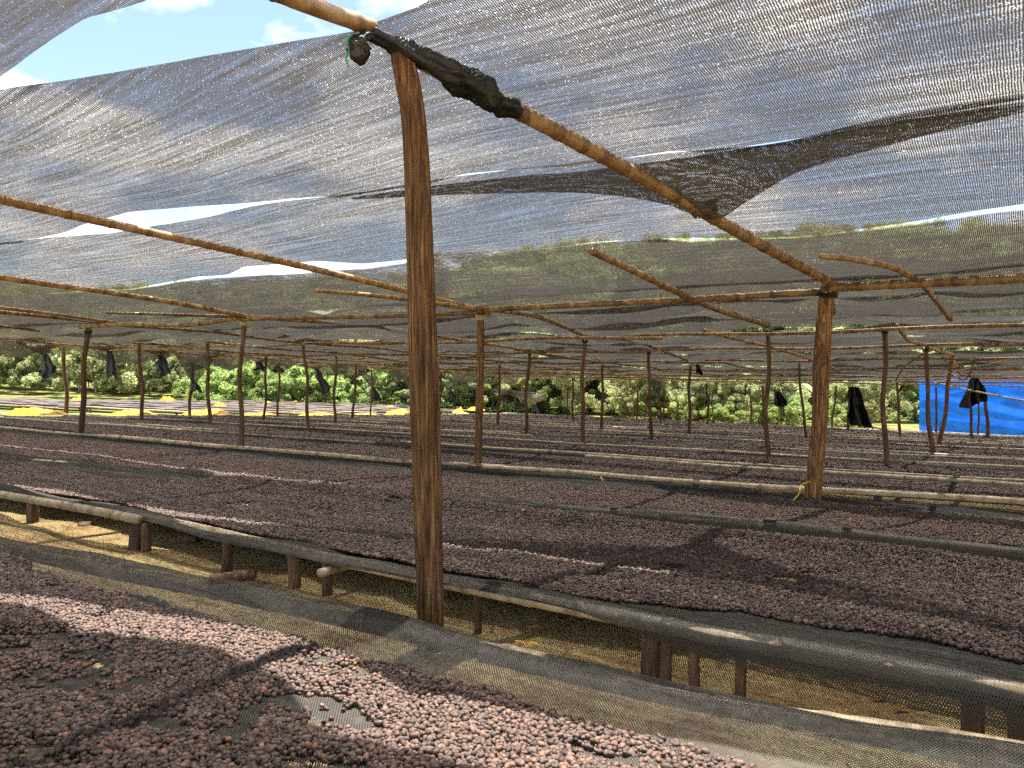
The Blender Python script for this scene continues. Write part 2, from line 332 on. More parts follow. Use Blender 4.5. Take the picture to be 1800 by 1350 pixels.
def bamboo(name, pts, r0, r1, mat='bamboo', node=.30, label=None, group=None, parent=None, wav=.006, cat='pole'):
    """jointed cane: a tube with a raised ring at each joint"""
    p = spline(pts, .016 if wav < .01 and mat == 'bamboo' else .035); L = np.r_[0, np.cumsum(np.linalg.norm(np.diff(p, axis=0), axis=1))]
    ph = random.random() * 9
    p = p + np.stack([np.sin(L * 1.9 + ph), np.cos(L * 1.3 + ph), np.sin(L * 1.6 + 2 * ph)], 1) * wav
    rr = r0 + (r1 - r0) * L / L[-1]; off = random.random() * node
    js = np.cumsum(np.array([node * random.uniform(.6, 1.35) for _ in range(int(L[-1] / node) + 3)])) - off
    dist = np.abs(L[:, None] - js[None]).min(1)
    rr = rr * (1 + .13 * np.exp(-(dist / .022) ** 2) - .03 * np.exp(-((dist - .05) / .03) ** 2))
    rr = rr * (1 - .07 * np.exp(-((dist - .020) / .008) ** 2))
    base = p[0].copy(); v, f = tube(p - base, rr, 10); me = mesh(name, v, f, M[mat])
    at_ = me.attributes.new('joint', 'FLOAT', 'POINT'); at_.data.foreach_set('value', np.repeat(np.exp(-((dist - .012) / .012) ** 2), 10).astype(np.float32))
    o = link(name, me, parent, None)
    o.location = base if parent is None else base - np.array(parent.location)
    if label: tag(o, label, cat, group)
    return o
def crooked(name, p0, p1, r0, r1, mat, label=None, group=None, parent=None, wob=.02, n=10, cat='post', mid=None, step=.12):
    p0 = np.array(p0, float); p1 = np.array(p1, float); L = np.linalg.norm(p1 - p0); k = max(5, int(L / step))
    u = np.linspace(0, 1, k + 1); a, bq, cq, d = [random.uniform(0, 6.3) for _ in range(4)]
    P = p0 + (p1 - p0) * u[:, None]
    env = np.sin(math.pi * u)
    P[:, 0] += wob * (np.sin(2.2 * u * L + a) + .6 * np.sin(5.1 * u * L + bq)) * env; P[:, 1] += wob * np.sin(2.7 * u * L + cq) * env
    if mid is not None: P[:, 0] += mid * env
    rr = r0 + (r1 - r0) * u; sd = random.random() * 50
    w = lambda i, th: 1 + .30 * noise2(sd + np.cos(th)[None, :] * 1.6 + i[:, None] * .16, sd + np.sin(th)[None, :] * 1.6 + i[:, None] * .1) + .14 * noise2(sd + i[:, None] * .9, th[None, :] * 2.5)
    v, f = tube(P - p0, rr, n, w)
    o = link(name, mesh(name, v, f, M[mat]), parent); o.location = p0 if parent is None else p0 - np.array(parent.location)
    if label: tag(o, label, cat, group)
    return o

# ------------------------------------------------------------------ ground
gx = np.sign(np.linspace(-1, 1, 181)) * np.abs(np.linspace(-1, 1, 181)) ** 2.6 * 420
gy = np.concatenate([np.linspace(-40, 0, 10, endpoint=False), np.linspace(0, 14, 90, endpoint=False), 14 + 500 * np.linspace(0, 1, 90) ** 2.2])
GX, GY = np.meshgrid(gx, gy, indexing='ij')
GZ = zg(GX, GY) + .035 * fbm(GX * 1.7, GY * 1.7) * np.exp(-np.abs(GY) / 30) + np.clip(np.hypot(GX, GY) - 60, 0, 100) * .012 * fbm(GX * .03, GY * .03)
g = link('ground', mesh('ground', np.stack([GX, GY, GZ], -1).reshape(-1, 3), grid_faces(len(gx), len(gy)), M['soil'])); tag(g, kind='structure')

# ------------------------------------------------------------------ drying beds
def poly_st(pix, off=-.03):
    q = np.array(sorted(on_bed(a, b_, off) for a, b_ in pix)); return lambda s: np.interp(s, q[:, 0], q[:, 1])
line = lambda a, b_: (lambda s: a + b_ * np.asarray(s, float))
edge = lambda pts: (lambda s: np.interp(s, [p[0] for p in pts], [p[1] for p in pts]))
BEDS = [
    dict(near=line(.42, -.05), far=edge([(-6, 2.6), (0, 2.21), (.85, 2.15), (1.6, 2.11), (2.56, 2.05), (3.57, 1.94), (4.5, 1.85), (19, .7)]), s0=-3, s1=12),
    dict(near=edge([(-6, 2.85), (0, 2.78), (1.2, 2.70), (5, 2.76), (6.7, 2.74), (19.5, 2.3)]), far=edge([(-6, 5.1), (0, 4.63), (2.5, 4.44), (4.5, 4.33), (6.45, 4.03), (9, 3.69), (19.5, 3.3)]), s0=-5, s1=19.5),
    dict(near=edge([(-6, 5.9), (0, 5.33), (1.4, 5.2), (2.4, 5.03), (3.9, 4.75), (5.8, 4.47), (7.6, 4.06), (9.5, 3.91), (19.5, 3.6)]), far=edge([(-6, 7.1), (0, 6.72), (1.9, 6.48), (4.1, 6.1), (6.2, 5.9), (10, 5.75), (13.6, 5.55), (19.5, 5.1)]), s0=-6, s1=19.5),
    dict(near=edge([(-6, 8.1), (0, 7.48), (1.5, 7.2), (2.8, 6.85), (4.5, 6.67), (7.8, 6.25), (12, 6.0), (19.5, 5.6)]), far=line(8.95, -.085), s0=-6, s1=19.6),
]
for k in range(11):
    t0 = 9.45 + 2.05 * k; BEDS.append(dict(near=line(t0, -.08), far=line(t0 + 1.5, -.08), s0=-7 + .35 * k, s1=19.4 + .12 * k))
ORD = ['first', 'second', 'third', 'fourth', 'fifth', 'sixth', 'seventh', 'eighth', 'ninth', 'tenth', 'eleventh', 'twelfth', 'thirteenth', 'fourteenth', 'fifteenth']
BED_LABEL = {0: 'drying bed with wavy bare black net along its far rail, before the thick post',
             1: 'drying bed on stout uneven legs just behind the thick curved post',
             2: 'drying bed whose dark net hangs far down over its front rail',
             3: 'drying bed with a pale bare bamboo front rail beside the split wooden post'}
def bed_net(bd, k):
    ds = .07 if k < 3 else .3; s = np.arange(bd['s0'], bd['s1'], ds); tn, tf = bd['near'](s), bd['far'](s)
    o1 = k * 9.1
    hang = (.09 + .14 * noise2(s * .8, o1)) if k != 1 and k != 2 else None
    if k == 1: hang = np.interp(s, [-5, .2, .7, 1.15, 1.5, 4, 7, 19], [.15, .14, .12, .07, .03, .03, .05, .05]) + .03 * noise2(s * 1.1, 3.3)
    if k == 2: hang = np.interp(s, [-6, 0, 1.5, 4.4, 5.5, 8, 19], [.20, .20, .18, .15, .07, .03, .03]) + .10 * noise2(s * 1.3, 8.1)
    if k == 0: hang = 0 * s + .03
    hang = np.maximum(hang, .015); hf = .03 + .03 * (noise2(s * .9, o1 + 4) + .5)
    cols = [(tn - .045 - .02 * noise2(s * 2, o1), -hang), (tn - .046, -hang * .55), (tn - .042, -.02 + 0 * s), (tn - .012, .012 + 0 * s), (tn + .03, .006 + 0 * s), (tn + .10, -.022 + 0 * s), (tn + .2, -.04 + 0 * s)]
    for q in np.linspace(.22, .78, 9): cols.append((tn + (tf - tn) * q, -.05 + 0 * s))
    cols += [(tf - .2, -.04 + 0 * s), (tf - .10, -.022 + 0 * s), (tf - .03, .006 + 0 * s), (tf + .012, .012 + 0 * s), (tf + .042, -.02 + 0 * s), (tf + .046, -.02 - hf)]
    V, U = [], []; cum = 0 * s; pt = None
    for j, (t, dz) in enumerate(cols):
        edgew = (1.0 if (j < 7 or j > 15) else .35) * (1 if k < 3 else .45)
        amp = (.05 if k == 0 and j > 14 else .03) * edgew * (1.6 if 3 < j < 7 or 15 < j < 19 else 1)
        x, y = xy(s, t); wv = amp * fbm(s * 1.5 + o1, t * 2.2 + o1, 2)
        if k == 0 and j > 17: wv = np.maximum(wv, -.008) + (.03 * np.maximum(0, noise2(s * 1.1, 2.2)) if j > 19 else 0)
        z = zb(x, y) + dz + wv
        p = np.stack([x, y, z], -1)
        if pt is not None: cum = cum + np.linalg.norm(p - pt, axis=1).mean()
        pt = p; V.append(p); U.append(np.stack([s, cum], -1))
    V = np.stack(V, 1); U = np.stack(U, 1); n1, n2 = V.shape[:2]
    return V.reshape(-1, 3), grid_faces(n1, n2)[:, ::-1], U.reshape(-1, 2)
LEG2 = [(45, 10), (226, 14), (244, 9), (385, 10), (503, 12), (561, 10), (829, 7), (1132, 19), (1158, 12), (1212, 11), (1293, 11), (1705, 18), (1792, 20)]
def build_bed(k, bd):
    s0, s1 = bd['s0'], bd['s1']; sm = max(s0, min(3.0, s1)); xm, ym = xy(sm, bd['near'](sm))
    e = empty('drying_bed', (float(xm), float(ym), float(zg(xm, ym)))); o = np.array(e.location)
    tag(e, BED_LABEL.get(k) or 'low drying bed under the roof, %s behind the bed with pale bamboo rail' % ORD[k - 4], 'drying bed', 'drying beds under the shade roof')
    v, f, uv = bed_net(bd, k); child('net', mesh('bed_net', v - o, f, M['bednet'], uv), e)
    rr = .030 if k < 4 else .019
    for side in ('near', 'far'):
        s = s0 + .1
        while s < s1 - .3:
            L = min(random.uniform(3.6, 5.6), s1 - s); pts = []; rz = .014 if random.random() < (.9 if k == 3 else .55) else -.035
            for q in np.linspace(s - .12, s + L + .12, 7):
                t = float(bd[side](q)) + random.uniform(-.012, .012) + (-.082 if (k, side) == (1, 'near') and s > 1.0 else .085 if (k, side) == (0, 'far') and q < .5 else 0); x, y = xy(q, t); pts.append((x, y, float(zb(x, y)) + (-.024 if (k, side) == (1, 'near') or ((k, side) == (0, 'far') and q < .5) else -rr - .008 if k < 3 else rz) + random.uniform(-.006, .006)))
            bamboo('rail', pts, rr * random.uniform(.92, 1.12), rr * .85, 'rail', .33, parent=e); s += L
    # legs
    spots = []
    if k == 1:
        for px, w in LEG2:
            py = np.interp(px, [0, 480, 960, 1120, 1800], [857, 957, 1045, 1087, 1202]); s, t = on_bed(px, py)
            x, y = xy(s, t + .04); spots.append((s, t + .05, w / F * y * 1.0))
        for s in (8.3, 9.4, 10.6, 12, 13.4, 15, 16.4, 18): spots.append((s, float(bd['near'](s)) + .05, .045))
        for s in (.4, 1.6, 3.1, 4.58, 5.6, 6.71, 8.1, 9.6): spots.append((s, min(float(bd['far'](s)) - .5, 3.45 + .25 * math.sin(s * 5)), .05))
    else:
        step = 1.05 if k < 6 else 1.7
        for s in np.arange(s0 + .3, s1, step): spots.append((s + random.uniform(-.2, .2), float(bd['near'](s)) + .05, random.uniform(.03, .048)))
    if k > 0:
        for s in np.arange(s0 + .5, s1, 1.4 if k < 6 else 2.4): spots.append((s + random.uniform(-.2, .2), float(bd['far'](s)) - .05, random.uniform(.03, .05)))
    for s, t, r_ in spots:
        x, y = xy(s, t); a = np.array([x, y, float(zg(x, y)) - .06]); b_ = np.array([x + random.uniform(-.012, .012), y, float(zb(x, y)) - .045])
        crooked('leg', a, b_, r_, r_ * random.uniform(.9, 1.02), 'leg', parent=e, wob=.004, n=8, step=.05)
    if k in (1, 2, 3):
        for s in (np.arange(s0 + 1.0, s1, 1.5) if k != 1 else [2.93, 7.4, 10]):
            tn, tf = float(bd['near'](s)), float(bd['far'](s)); a = xy(s, tn - (.09 if k == 1 else -.03)); b_ = xy(s + .05, tf + .05)
            bamboo('cross_pole', [(a[0], a[1], float(zb(*a)) - .085), (b_[0], b_[1], float(zb(*b_)) - .085)], .022, .018, 'rail', parent=e)
    return e
for k, bd in enumerate(BEDS): build_bed(k, bd)

# ------------------------------------------------------------------ coffee cherries lying on the beds
def gn_group(name, sub, sc):
    ng = bpy.data.node_groups.new(name, 'GeometryNodeTree'); ng.interface.new_socket('Geometry', in_out='INPUT', socket_type='NodeSocketGeometry'); ng.interface.new_socket('Geometry', in_out='OUTPUT', socket_type='NodeSocketGeometry')
    n, l = ng.nodes, ng.links; gi = n.new('NodeGroupInput'); go = n.new('NodeGroupOutput')
    ico = n.new('GeometryNodeMeshIcoSphere'); ico.inputs['Radius'].default_value = 1; ico.inputs['Subdivisions'].default_value = sub
    ns = n.new('ShaderNodeTexNoise'); ns.inputs['Scale'].default_value = 1.3; ns.inputs['Detail'].default_value = 2
    sb = n.new('ShaderNodeVectorMath'); sb.operation = 'SUBTRACT'; sb.inputs[1].default_value = (.5, .5, .5); l.new(ns.outputs['Color'], sb.inputs[0])
    ss = n.new('ShaderNodeVectorMath'); ss.operation = 'SCALE'; ss.inputs['Scale'].default_value = .45; l.new(sb.outputs[0], ss.inputs[0])
    sp = n.new('GeometryNodeSetPosition'); l.new(ico.outputs['Mesh'], sp.inputs['Geometry']); l.new(ss.outputs[0], sp.inputs['Offset'])
    sm = n.new('GeometryNodeSetShadeSmooth'); l.new(sp.outputs[0], sm.inputs[0])
    mt = n.new('GeometryNodeSetMaterial'); mt.inputs['Material'].default_value = M['cherry']; l.new(sm.outputs[0], mt.inputs[0])
    def attr(nm, ty):
        a = n.new('GeometryNodeInputNamedAttribute'); a.data_type = ty; a.inputs['Name'].default_value = nm; return a.outputs['Attribute']
    ip = n.new('GeometryNodeInstanceOnPoints'); l.new(gi.outputs[0], ip.inputs['Points']); l.new(mt.outputs[0], ip.inputs['Instance'])
    l.new(attr('pick', 'BOOLEAN'), ip.inputs['Selection']); l.new(attr('size', 'FLOAT_VECTOR'), ip.inputs['Scale'])
    er = n.new('FunctionNodeEulerToRotation'); l.new(attr('turn', 'FLOAT_VECTOR'), er.inputs[0]); l.new(er.outputs[0], ip.inputs['Rotation'])
    jn = n.new('GeometryNodeJoinGeometry'); l.new(ip.outputs[0], jn.inputs[0])
    if sc: l.new(gi.outputs[0], jn.inputs[0])
    l.new(jn.outputs[0], go.inputs[0]); return ng
GN2, GN1 = gn_group('cherries_near', 2, True), gn_group('cherries_far', 1, True)

# bare patches raked into the nearest bed (photo pixel, half width, half depth in pixels -> metres on the bed)
PATCH1 = [(30, 1115, 30, 4), (95, 1112, 18, 4), (20, 1140, 22, 5), (105, 1120, 30, 5), (150, 1150, 30, 8), (172, 1168, 14, 8), (65, 1185, 22, 9), (85, 1200, 26, 7), (150, 1195, 28, 10), (195, 1212, 26, 5), (245, 1196, 18, 6), (312, 1205, 12, 7),
          (500, 1226, 26, 7), (545, 1232, 32, 11), (582, 1246, 34, 13), (615, 1262, 30, 10), (648, 1274, 20, 6), (270, 1262, 30, 9), (300, 1278, 26, 5), (400, 1278, 26, 8), (440, 1252, 18, 12), (415, 1300, 8, 10), (48, 1318, 26, 8), (75, 1332, 22, 6), (120, 1345, 24, 5),
          (535, 1332, 24, 7), (590, 1346, 40, 8), (560, 1158, 18, 4), (620, 1172, 22, 4), (640, 1185, 16, 3), (1020, 1312, 18, 4), (1075, 1328, 34, 4), (1130, 1342, 40, 5), (755, 1222, 18, 3), (180, 1082, 8, 3), (95, 1034, 10, 3)]
def patches(pl, sc=1.0):
    q = []
    for px, py, rx, ry in pl:
        x, y = solve(px, py, lambda a, c: zb(a, c) - .04); q.append((x, y, sc * 1.45 * rx * y / F, sc * 1.8 * ry * y * y / (F * .92)))
    return q
P1 = patches(PATCH1)
P2 = patches([(560, 895, 25, 4), (590, 903, 16, 3), (420, 885, 22, 4), (1045, 1008, 22, 5), (1180, 1000, 18, 3), (690, 888, 14, 3), (1440, 1008, 40, 3), (1380, 1020, 30, 6), (1700, 985, 20, 4), (1380, 1015, 25, 4)], .75)
def px_of(x, y, z): return 900 + x / y * F, 680 - (z - CZ) / y * F
def cherry_layer(k, bd, near, far, sp, size, ng, plist, label, pile=.018, two=.5):
    s0, s1 = bd['s0'] + .05, bd['s1'] - .1
    def prof(s, t):       # height of the net below
        d = np.minimum(t - bd['near'](s), bd['far'](s) - t); return np.interp(d, [0, .03, .1, .2, .32], [.012, .006, -.022, -.04, -.05])
    def hgt(s, t):
        d = np.clip(np.minimum(t - near(s), far(s) - t) / .14, 0, 1); return .006 + (.006 + np.maximum(pile * (fbm(s * 3.1 + k, t * 4.5, 3) + .35), 0)) * d
    def inside(x, y, s, t, rag=.035, loose=False):
        w1 = rag * 2.2 * fbm(s * 3.0 + 5 * k, t * 3, 3)
        m = (t > near(s) + w1) & (t < far(s) + w1)
        for (cx, cy, rx, ry) in plist:
            d = ((x - cx) / rx) ** 2 + ((y - cy) / ry) ** 2
            m &= (d > 1 + 1.2 * noise2(x * 25, y * 25)) | (loose & (RNG.random(np.shape(d)) < .06))
        return m
    ss = np.arange(s0, s1, sp * .87); tt = np.arange(0.2, 34, sp)
    tmin, tmax = float(np.min(near(ss))) - .1, float(np.max(far(ss))) + .1; tt = tt[(tt > tmin) & (tt < tmax)]
    SS, TT = np.meshgrid(ss, tt, indexing='ij'); TT = TT + (np.arange(len(ss)) % 2)[:, None] * sp * .5
    SS = (SS + RNG.normal(0, sp * .17, SS.shape)).ravel(); TT = (TT + RNG.normal(0, sp * .17, TT.shape)).ravel()
    x, y = xy(SS, TT); ok = y > .9
    SS, TT, x, y = SS[ok], TT[ok], x[ok], y[ok]; z0 = zb(x, y) + prof(SS, TT)
    px, py = px_of(x, y, z0); ok = (px > -160) & (px < 1960) & (py < 1450)
    SS, TT, x, y, z0 = SS[ok], TT[ok], x[ok], y[ok], z0[ok]
    ok = inside(x, y, SS, TT, loose=True); SS, TT, x, y, z0 = SS[ok], TT[ok], x[ok], y[ok], z0[ok]
    h = hgt(SS, TT); n0 = len(x)
    def taper(x, y):      # the layer thins out towards a bare patch
        w = np.ones(np.shape(x))
        for (cx, cy, rx, ry) in plist: w = np.minimum(w, np.clip((((x - cx) / rx) ** 2 + ((y - cy) / ry) ** 2 - .9) / 2.2, 0.15, 1))
        return w
    h = h * taper(x, y)
    lay = RNG.random(n0) < two                                   # a second, looser layer
    X = np.r_[x, x[lay] + RNG.normal(0, sp * .4, lay.sum())]; Y = np.r_[y, y[lay] + RNG.normal(0, sp * .4, lay.sum())]
    Z = np.r_[z0 + h, z0[lay] + h[lay] + size * .75] + RNG.normal(0, size * .14, n0 + lay.sum())
    # strays on the bare net beside the layer
    n = len(X); sc = np.clip(RNG.normal(1, .19, (n, 1)), .55, 1.45) * np.array([[1.08, .86, .80]]) * RNG.normal(1, .07, (n, 3)) * size
    turn = np.stack([RNG.normal(0, .45, n), RNG.normal(0, .45, n), RNG.random(n) * 6.283], 1); tint = np.where(RNG.random(n) < .06, RNG.uniform(.9, 1, n), np.clip(RNG.beta(1.7, 2.2, n) + (0, -.05, .10, -.04, .04, -.08, .03, .08, -.03, .05, 0, .06, -.05, .02, .04)[k], 0, .95))
    # sheet of cherries under the top ones
    gs = np.arange(s0, s1, .03 if k < 2 else (.06 if k < 4 else .15)); gt = np.arange(tmin, tmax, .025 if k < 2 else (.05 if k < 4 else .1))
    A, B = np.meshgrid(gs, gt, indexing='ij'); ax, ay = xy(A, B); az = zb(ax, ay) + prof(A, B) + hgt(A, B) * taper(ax, ay) - size * .6
    keep = inside(ax, ay, A, B)
    qpx, qpy = px_of(ax, np.maximum(ay, .3), az); keep &= (qpx > -400) & (qpx < 2200) & (ay > .5)
    fc = grid_faces(len(gs), len(gt)); fc = fc[keep.ravel()[fc].all(1)]
    V = np.stack([ax, ay, az], -1).reshape(-1, 3); used = np.unique(fc); mp = -np.ones(len(V), int); mp[used] = np.arange(len(used)); fc = mp[fc]; V = V[used]
    singles = None
    if k == 0:
        ppx, ppy = px_of(X, Y, Z); vis = (ppx > 5) & (ppx < 1795) & (ppy < 1346) & (np.r_[np.zeros(n0, bool), np.ones(lay.sum(), bool)] )
        idx = np.nonzero(vis)[0]; idx = idx[np.argsort(Y[idx])][:300]; singles = [(X[i], Y[i], Z[i], sc[i], turn[i]) for i in idx]
        m_ = np.ones(n, bool); m_[idx] = False; X, Y, Z, sc, turn, tint = X[m_], Y[m_], Z[m_], sc[m_], turn[m_], tint[m_]; n = len(X)
    allv = np.concatenate([V, np.stack([X, Y, Z], 1)]); me = mesh('coffee_cherries', allv, fc, M['cherrylayer'])
    for nm, ty, val in (('pick', 'BOOLEAN', np.r_[np.zeros(len(V), bool), np.ones(n, bool)]), ('size', 'FLOAT_VECTOR', np.concatenate([np.ones((len(V), 3)), sc])), ('turn', 'FLOAT_VECTOR', np.concatenate([np.zeros((len(V), 3)), turn])), ('tint', 'FLOAT', np.r_[np.zeros(len(V)), tint])):
        a = me.attributes.new(nm, ty, 'POINT'); a.data.foreach_set('vector' if ty == 'FLOAT_VECTOR' else 'value', np.ascontiguousarray(val if ty == 'BOOLEAN' else val.astype(np.float32)).ravel())
    o = link('coffee_cherries', me); md = o.modifiers.new('cherries', 'NODES'); md.node_group = ng
    tag(o, label, 'cherries', 'layers of drying cherries', 'stuff'); print('cherries', k, n)
    return singles
bd = BEDS[0]; far1 = poly_st([(0, 972), (60, 1000), (240, 1048), (440, 1090), (640, 1150), (800, 1195), (900, 1220), (1060, 1270), (1250, 1325), (1340, 1352), (1500, 1410)])
singles = cherry_layer(0, bd, line(.6, -.05), far1, .0134, .0083, GN2, P1, 'dark brown dried cherries spread on the bed with raked bare patches')
bd = BEDS[1]
n2 = poly_st([(0, 850), (100, 868), (185, 878), (245, 892), (330, 918), (420, 936), (500, 946), (640, 972), (730, 995), (800, 1006), (950, 1030), (1080, 1050), (1200, 1062), (1300, 1070), (1400, 1086), (1500, 1102), (1600, 1116), (1800, 1152), (1950, 1175)])
f2 = poly_st([(0, 812), (55, 818), (130, 828), (200, 840), (330, 848), (430, 848), (560, 862), (700, 872), (830, 890), (950, 908), (1050, 917), (1150, 932), (1300, 947), (1500, 967), (1650, 985), (1800, 1008), (1950, 1030)])
cherry_layer(1, bd, n2, f2, .0150, .0088, GN2, P2, 'dried cherries on the bed behind the thick curved post', two=.35)
marg = lambda fn, d: (lambda s: fn(s) + d)
cherry_layer(2, BEDS[2], marg(BEDS[2]['near'], .17), marg(BEDS[2]['far'], -.12), .019, .0105, GN1, [], 'dried cherries on the bed with the deep hanging net', two=.25)
cherry_layer(3, BEDS[3], marg(BEDS[3]['near'], .12), marg(BEDS[3]['far'], -.09), .024, .0125, GN1, [], 'dried cherries on the bed behind the pale bamboo rail', two=.2)
for k in range(4, 15):
    sp = .034 if k < 6 else (.045 if k < 9 else .07)
    cherry_layer(k, BEDS[k], marg(BEDS[k]['near'], .08), marg(BEDS[k]['far'], -.07), sp, sp * .5, GN1, [], 'dried cherries on the %s bed behind the one with pale bamboo rail' % ORD[k - 4], two=.15, pile=.03)
# the largest single cherries
import bmesh
bm = bmesh.new(); bmesh.ops.create_icosphere(bm, subdivisions=2, radius=1)
for v in bm.verts:
    c_ = v.co; c_.x *= 1 + .06 * math.sin(5 * c_.y); c_.z *= 1 - .10 * math.exp(-(c_.y / .22) ** 2) * (c_.z > 0)
cm = bpy.data.meshes.new('coffee_cherry'); bm.to_mesh(cm); bm.free(); cm.materials.append(M['cherry1']); cm.polygons.foreach_set('use_smooth', np.ones(len(cm.polygons), bool))
for X, Y, Z, sc, tu in singles:
    o = link('coffee_cherry', cm); o.location = (X, Y, Z); o.scale = sc; o.rotation_euler = tu
    tag(o, 'single dark dried coffee cherry on top of the layer on the front bed', 'cherry', 'loose top cherries of the front bed')

# ------------------------------------------------------------------ posts
def post_pts(xt, yt, xb, yb, Y=None):
    Y = Y or min(31.0, 1.75 * F / (yb - yt)); top = at(xt, yt, Y); X0 = (xb - 900) / F * Y
    zbed = CZ + (680 - yb) / F * Y; z0 = float(zg(X0, Y)) - .12; k = (z0 - top.z) / min(-.2, zbed - top.z)
    return (top.x + (X0 - top.x) * k, Y, z0), tuple(top), Y
# thick curved post close to the camera
YA = 3.19; pa = [(760, 1330), (758, 1180), (757, 1090), (752, 900), (747, 720), (742, 540), (737, 380), (733, 280), (725, 190), (714, 130), (706, 96)]
P = spline([at(a, b_, YA) for a, b_ in pa], .022); u = np.linspace(0, 1, len(P)); base = P[0].copy(); base[2] = float(zg(base[0], base[1])) - .05
rr = np.interp(u, [0, .2, .5, .78, .88, .95, 1], [.054, .052, .056, .051, .046, .046, .043])
def wobA(i, th):
    q = i[:, None] * .022; c1, s1 = np.cos(th)[None], np.sin(th)[None]
    w_ = 1 + .16 * noise2(3 + c1 * 1.3 + q * .5, 9 + s1 * 1.3 + q * .4) + .10 * noise2(th[None] * 4.8 + q * .25, 3 + q * .9)
    ridge = np.abs(noise2(th[None] * 9.5 + .9 * noise2(q * 1.1, 5.0 + 0 * th[None]), q * .7 + 20)); w_ = w_ + .24 * ridge - .16 * np.exp(-(noise2(th[None] * 6.5 + .7 * noise2(q * 1.6, 8.0 + 0 * th[None]), q * .45 + 40) / .035) ** 2) + .07 * noise2(th[None] * 22, q * 3.2)
    return w_ * (1 - .11 * np.exp(-((q - 1.05) / .10) ** 2) * np.exp(-((th[None] - 3.2) / .8) ** 2))
v, f = tube(P - base, rr, 72, wobA)
o = link('wooden_post', mesh('thick_post', v, f, M['post'])); o.location = base
tag(o, 'thick rough-hewn brown post with curved top between the two front beds', 'post', 'posts of the shade roof')

for i in range(16):
    j = int(random.uniform(.22, .97) * (len(P) - 8)); L_ = random.uniform(.05, .16); a = random.uniform(2.6, 6.6); ca, sa = math.cos(a), math.sin(a); r_ = rr[j] * 1.06
    q = [(P[j][0] - base[0] + ca * r_ * (1 + .5 * u_ ** 2 * random.uniform(.1, .6)), P[j][1] - base[1] + sa * r_ * (1 + .2 * u_), P[j][2] - base[2] - .02 + (L_ * u_) * random.choice((1, 1)) ) for u_ in (0, .35, .7, 1)]
    v, f = tube(spline(q, .02), .0022, 5); child('splinter', mesh('splinter', v, f, M['post']), o)
POSTS = [(1455, 505, 1430, 865, 27), (845, 547, 840, 825, 13), (1028, 593, 1024, 775, 8), (428, 559, 425, 797, 8.5), (155, 577, 142, 768, 9.5), (245, 600, 249, 733, 6.5), (365, 599, 369, 742, 6.5),
         (112, 600, 116, 722, 7), (338, 628, 334, 735, 5.5), (532, 597, 543, 752, 6), (468, 622, 463, 742, 4.5), (491, 635, 487, 740, 3.6), (591, 622, 589, 748, 4.8), (626, 638, 620, 739, 4.2), (653, 650, 652, 737, 3),
         (878, 638, 874, 752, 4.6), (931, 620, 924, 766, 6), (1007, 665, 1009, 752, 3.6), (998, 680, 998, 745, 2.6), (1059, 640, 1056, 765, 5), (1140, 614, 1143, 775, 6), (1122, 682, 1118, 748, 3), (1157, 668, 1162, 753, 3.4),
         (1167, 676, 1166, 753, 3.4), (1214, 639, 1211, 766, 5.4), (1231, 685, 1227, 750, 2.6), (1242, 674, 1244, 756, 3.6), (1252, 685, 1255, 752, 2.4), (1317, 682, 1322, 759, 3.6), (1341, 677, 1341, 762, 3.4),
         (1350, 575, 1351, 800, 8), (1405, 637, 1416, 772, 4.6), (1470, 678, 1462, 764, 3.4), (1493, 680, 1491, 768, 4.2), (1555, 574, 1558, 815, 9), (1577, 668, 1582, 778, 4.6), (1627, 607, 1640, 800, 8), (1674, 627, 1650, 785, 7), (775, 655, 773, 745, 3.5), (1368, 690, 1369, 757, 2.6)]
PLAB = {0: 'split pale brown post beside the bare bamboo rail, holding two crossing poles', 1: 'straight brown post standing on the bed just right of the thick curved post', 2: 'slender reddish post under a curved jointed purlin, next to crossing beams',
        3: 'slender grey brown post where a long purlin meets a short loose cane', 4: 'dark reddish leaning post among the beds on the open meadow side', 7: 'post at the roof end beside the first knotted net swag',
        8: 'short pale post with the big sagging net bag behind it', 30: 'brown post under the lower end of the loose slanting cane', 34: 'crooked brown post beside the hooked branch, between two beams', 36: 'dark post standing before the edge of the blue tarpaulin', 37: 'thin post leaning across the blue tarpaulin'}
POST_O = {}
for i, (a, b_, c_, d_, w_) in enumerate(POSTS):
    p0, p1, Y = post_pts(a, b_, c_, d_); r_ = w_ / 2 / F * Y
    POST_O[i] = crooked('wooden_post', p0, p1, r_ * 1.08, r_ * .92, 'post' if i in (0, 1) else 'thinpost', PLAB.get(i, 'thin crooked wooden post holding up the shade roof among the beds'), 'posts of the shade roof', wob=.010 if i in (0, 1) else .026, n=22 if i in (0, 1) else 9, step=.05 if i in (0, 1) else .12)
for nm_i in (0, 1, 2, 3, 4, 9, 20, 30, 34, 36, 37):
    a, b_, c_, d_, w_ = POSTS[nm_i]; p0, p1, Y = post_pts(a, b_, c_, d_); r_ = w_ / 2 / F * Y * 1.12 + .006; th = np.linspace(0, 2 * math.pi * 4.2, 70)
    hp = np.stack([r_ * np.cos(th), r_ * np.sin(th), -.03 - .012 * th / 6.28 + .02 * np.sin(th)], 1); hp = np.r_[hp, hp[-1:] + [[.01, -.01, -.05]], hp[-1:] + [[.015, -.012, -.10]]]
    v, f = tube(hp, .0055, 5); lo = child('lashing', mesh('lashing', v, f, M['rope' if nm_i % 2 else 'black']), POST_O[nm_i]); lo.location = np.array(p1) - np.array(POST_O[nm_i].location)
p0, p1, Y = post_pts(1463, 508, 1446, 860)      # stub beside the split post
crooked('prop_stick', at(1466, 552, 6.75), at(1458, 500, 6.65), .018, .026, 'post', 'short splintered stub of wood behind the head of the split post', wob=.004, cat='stick')
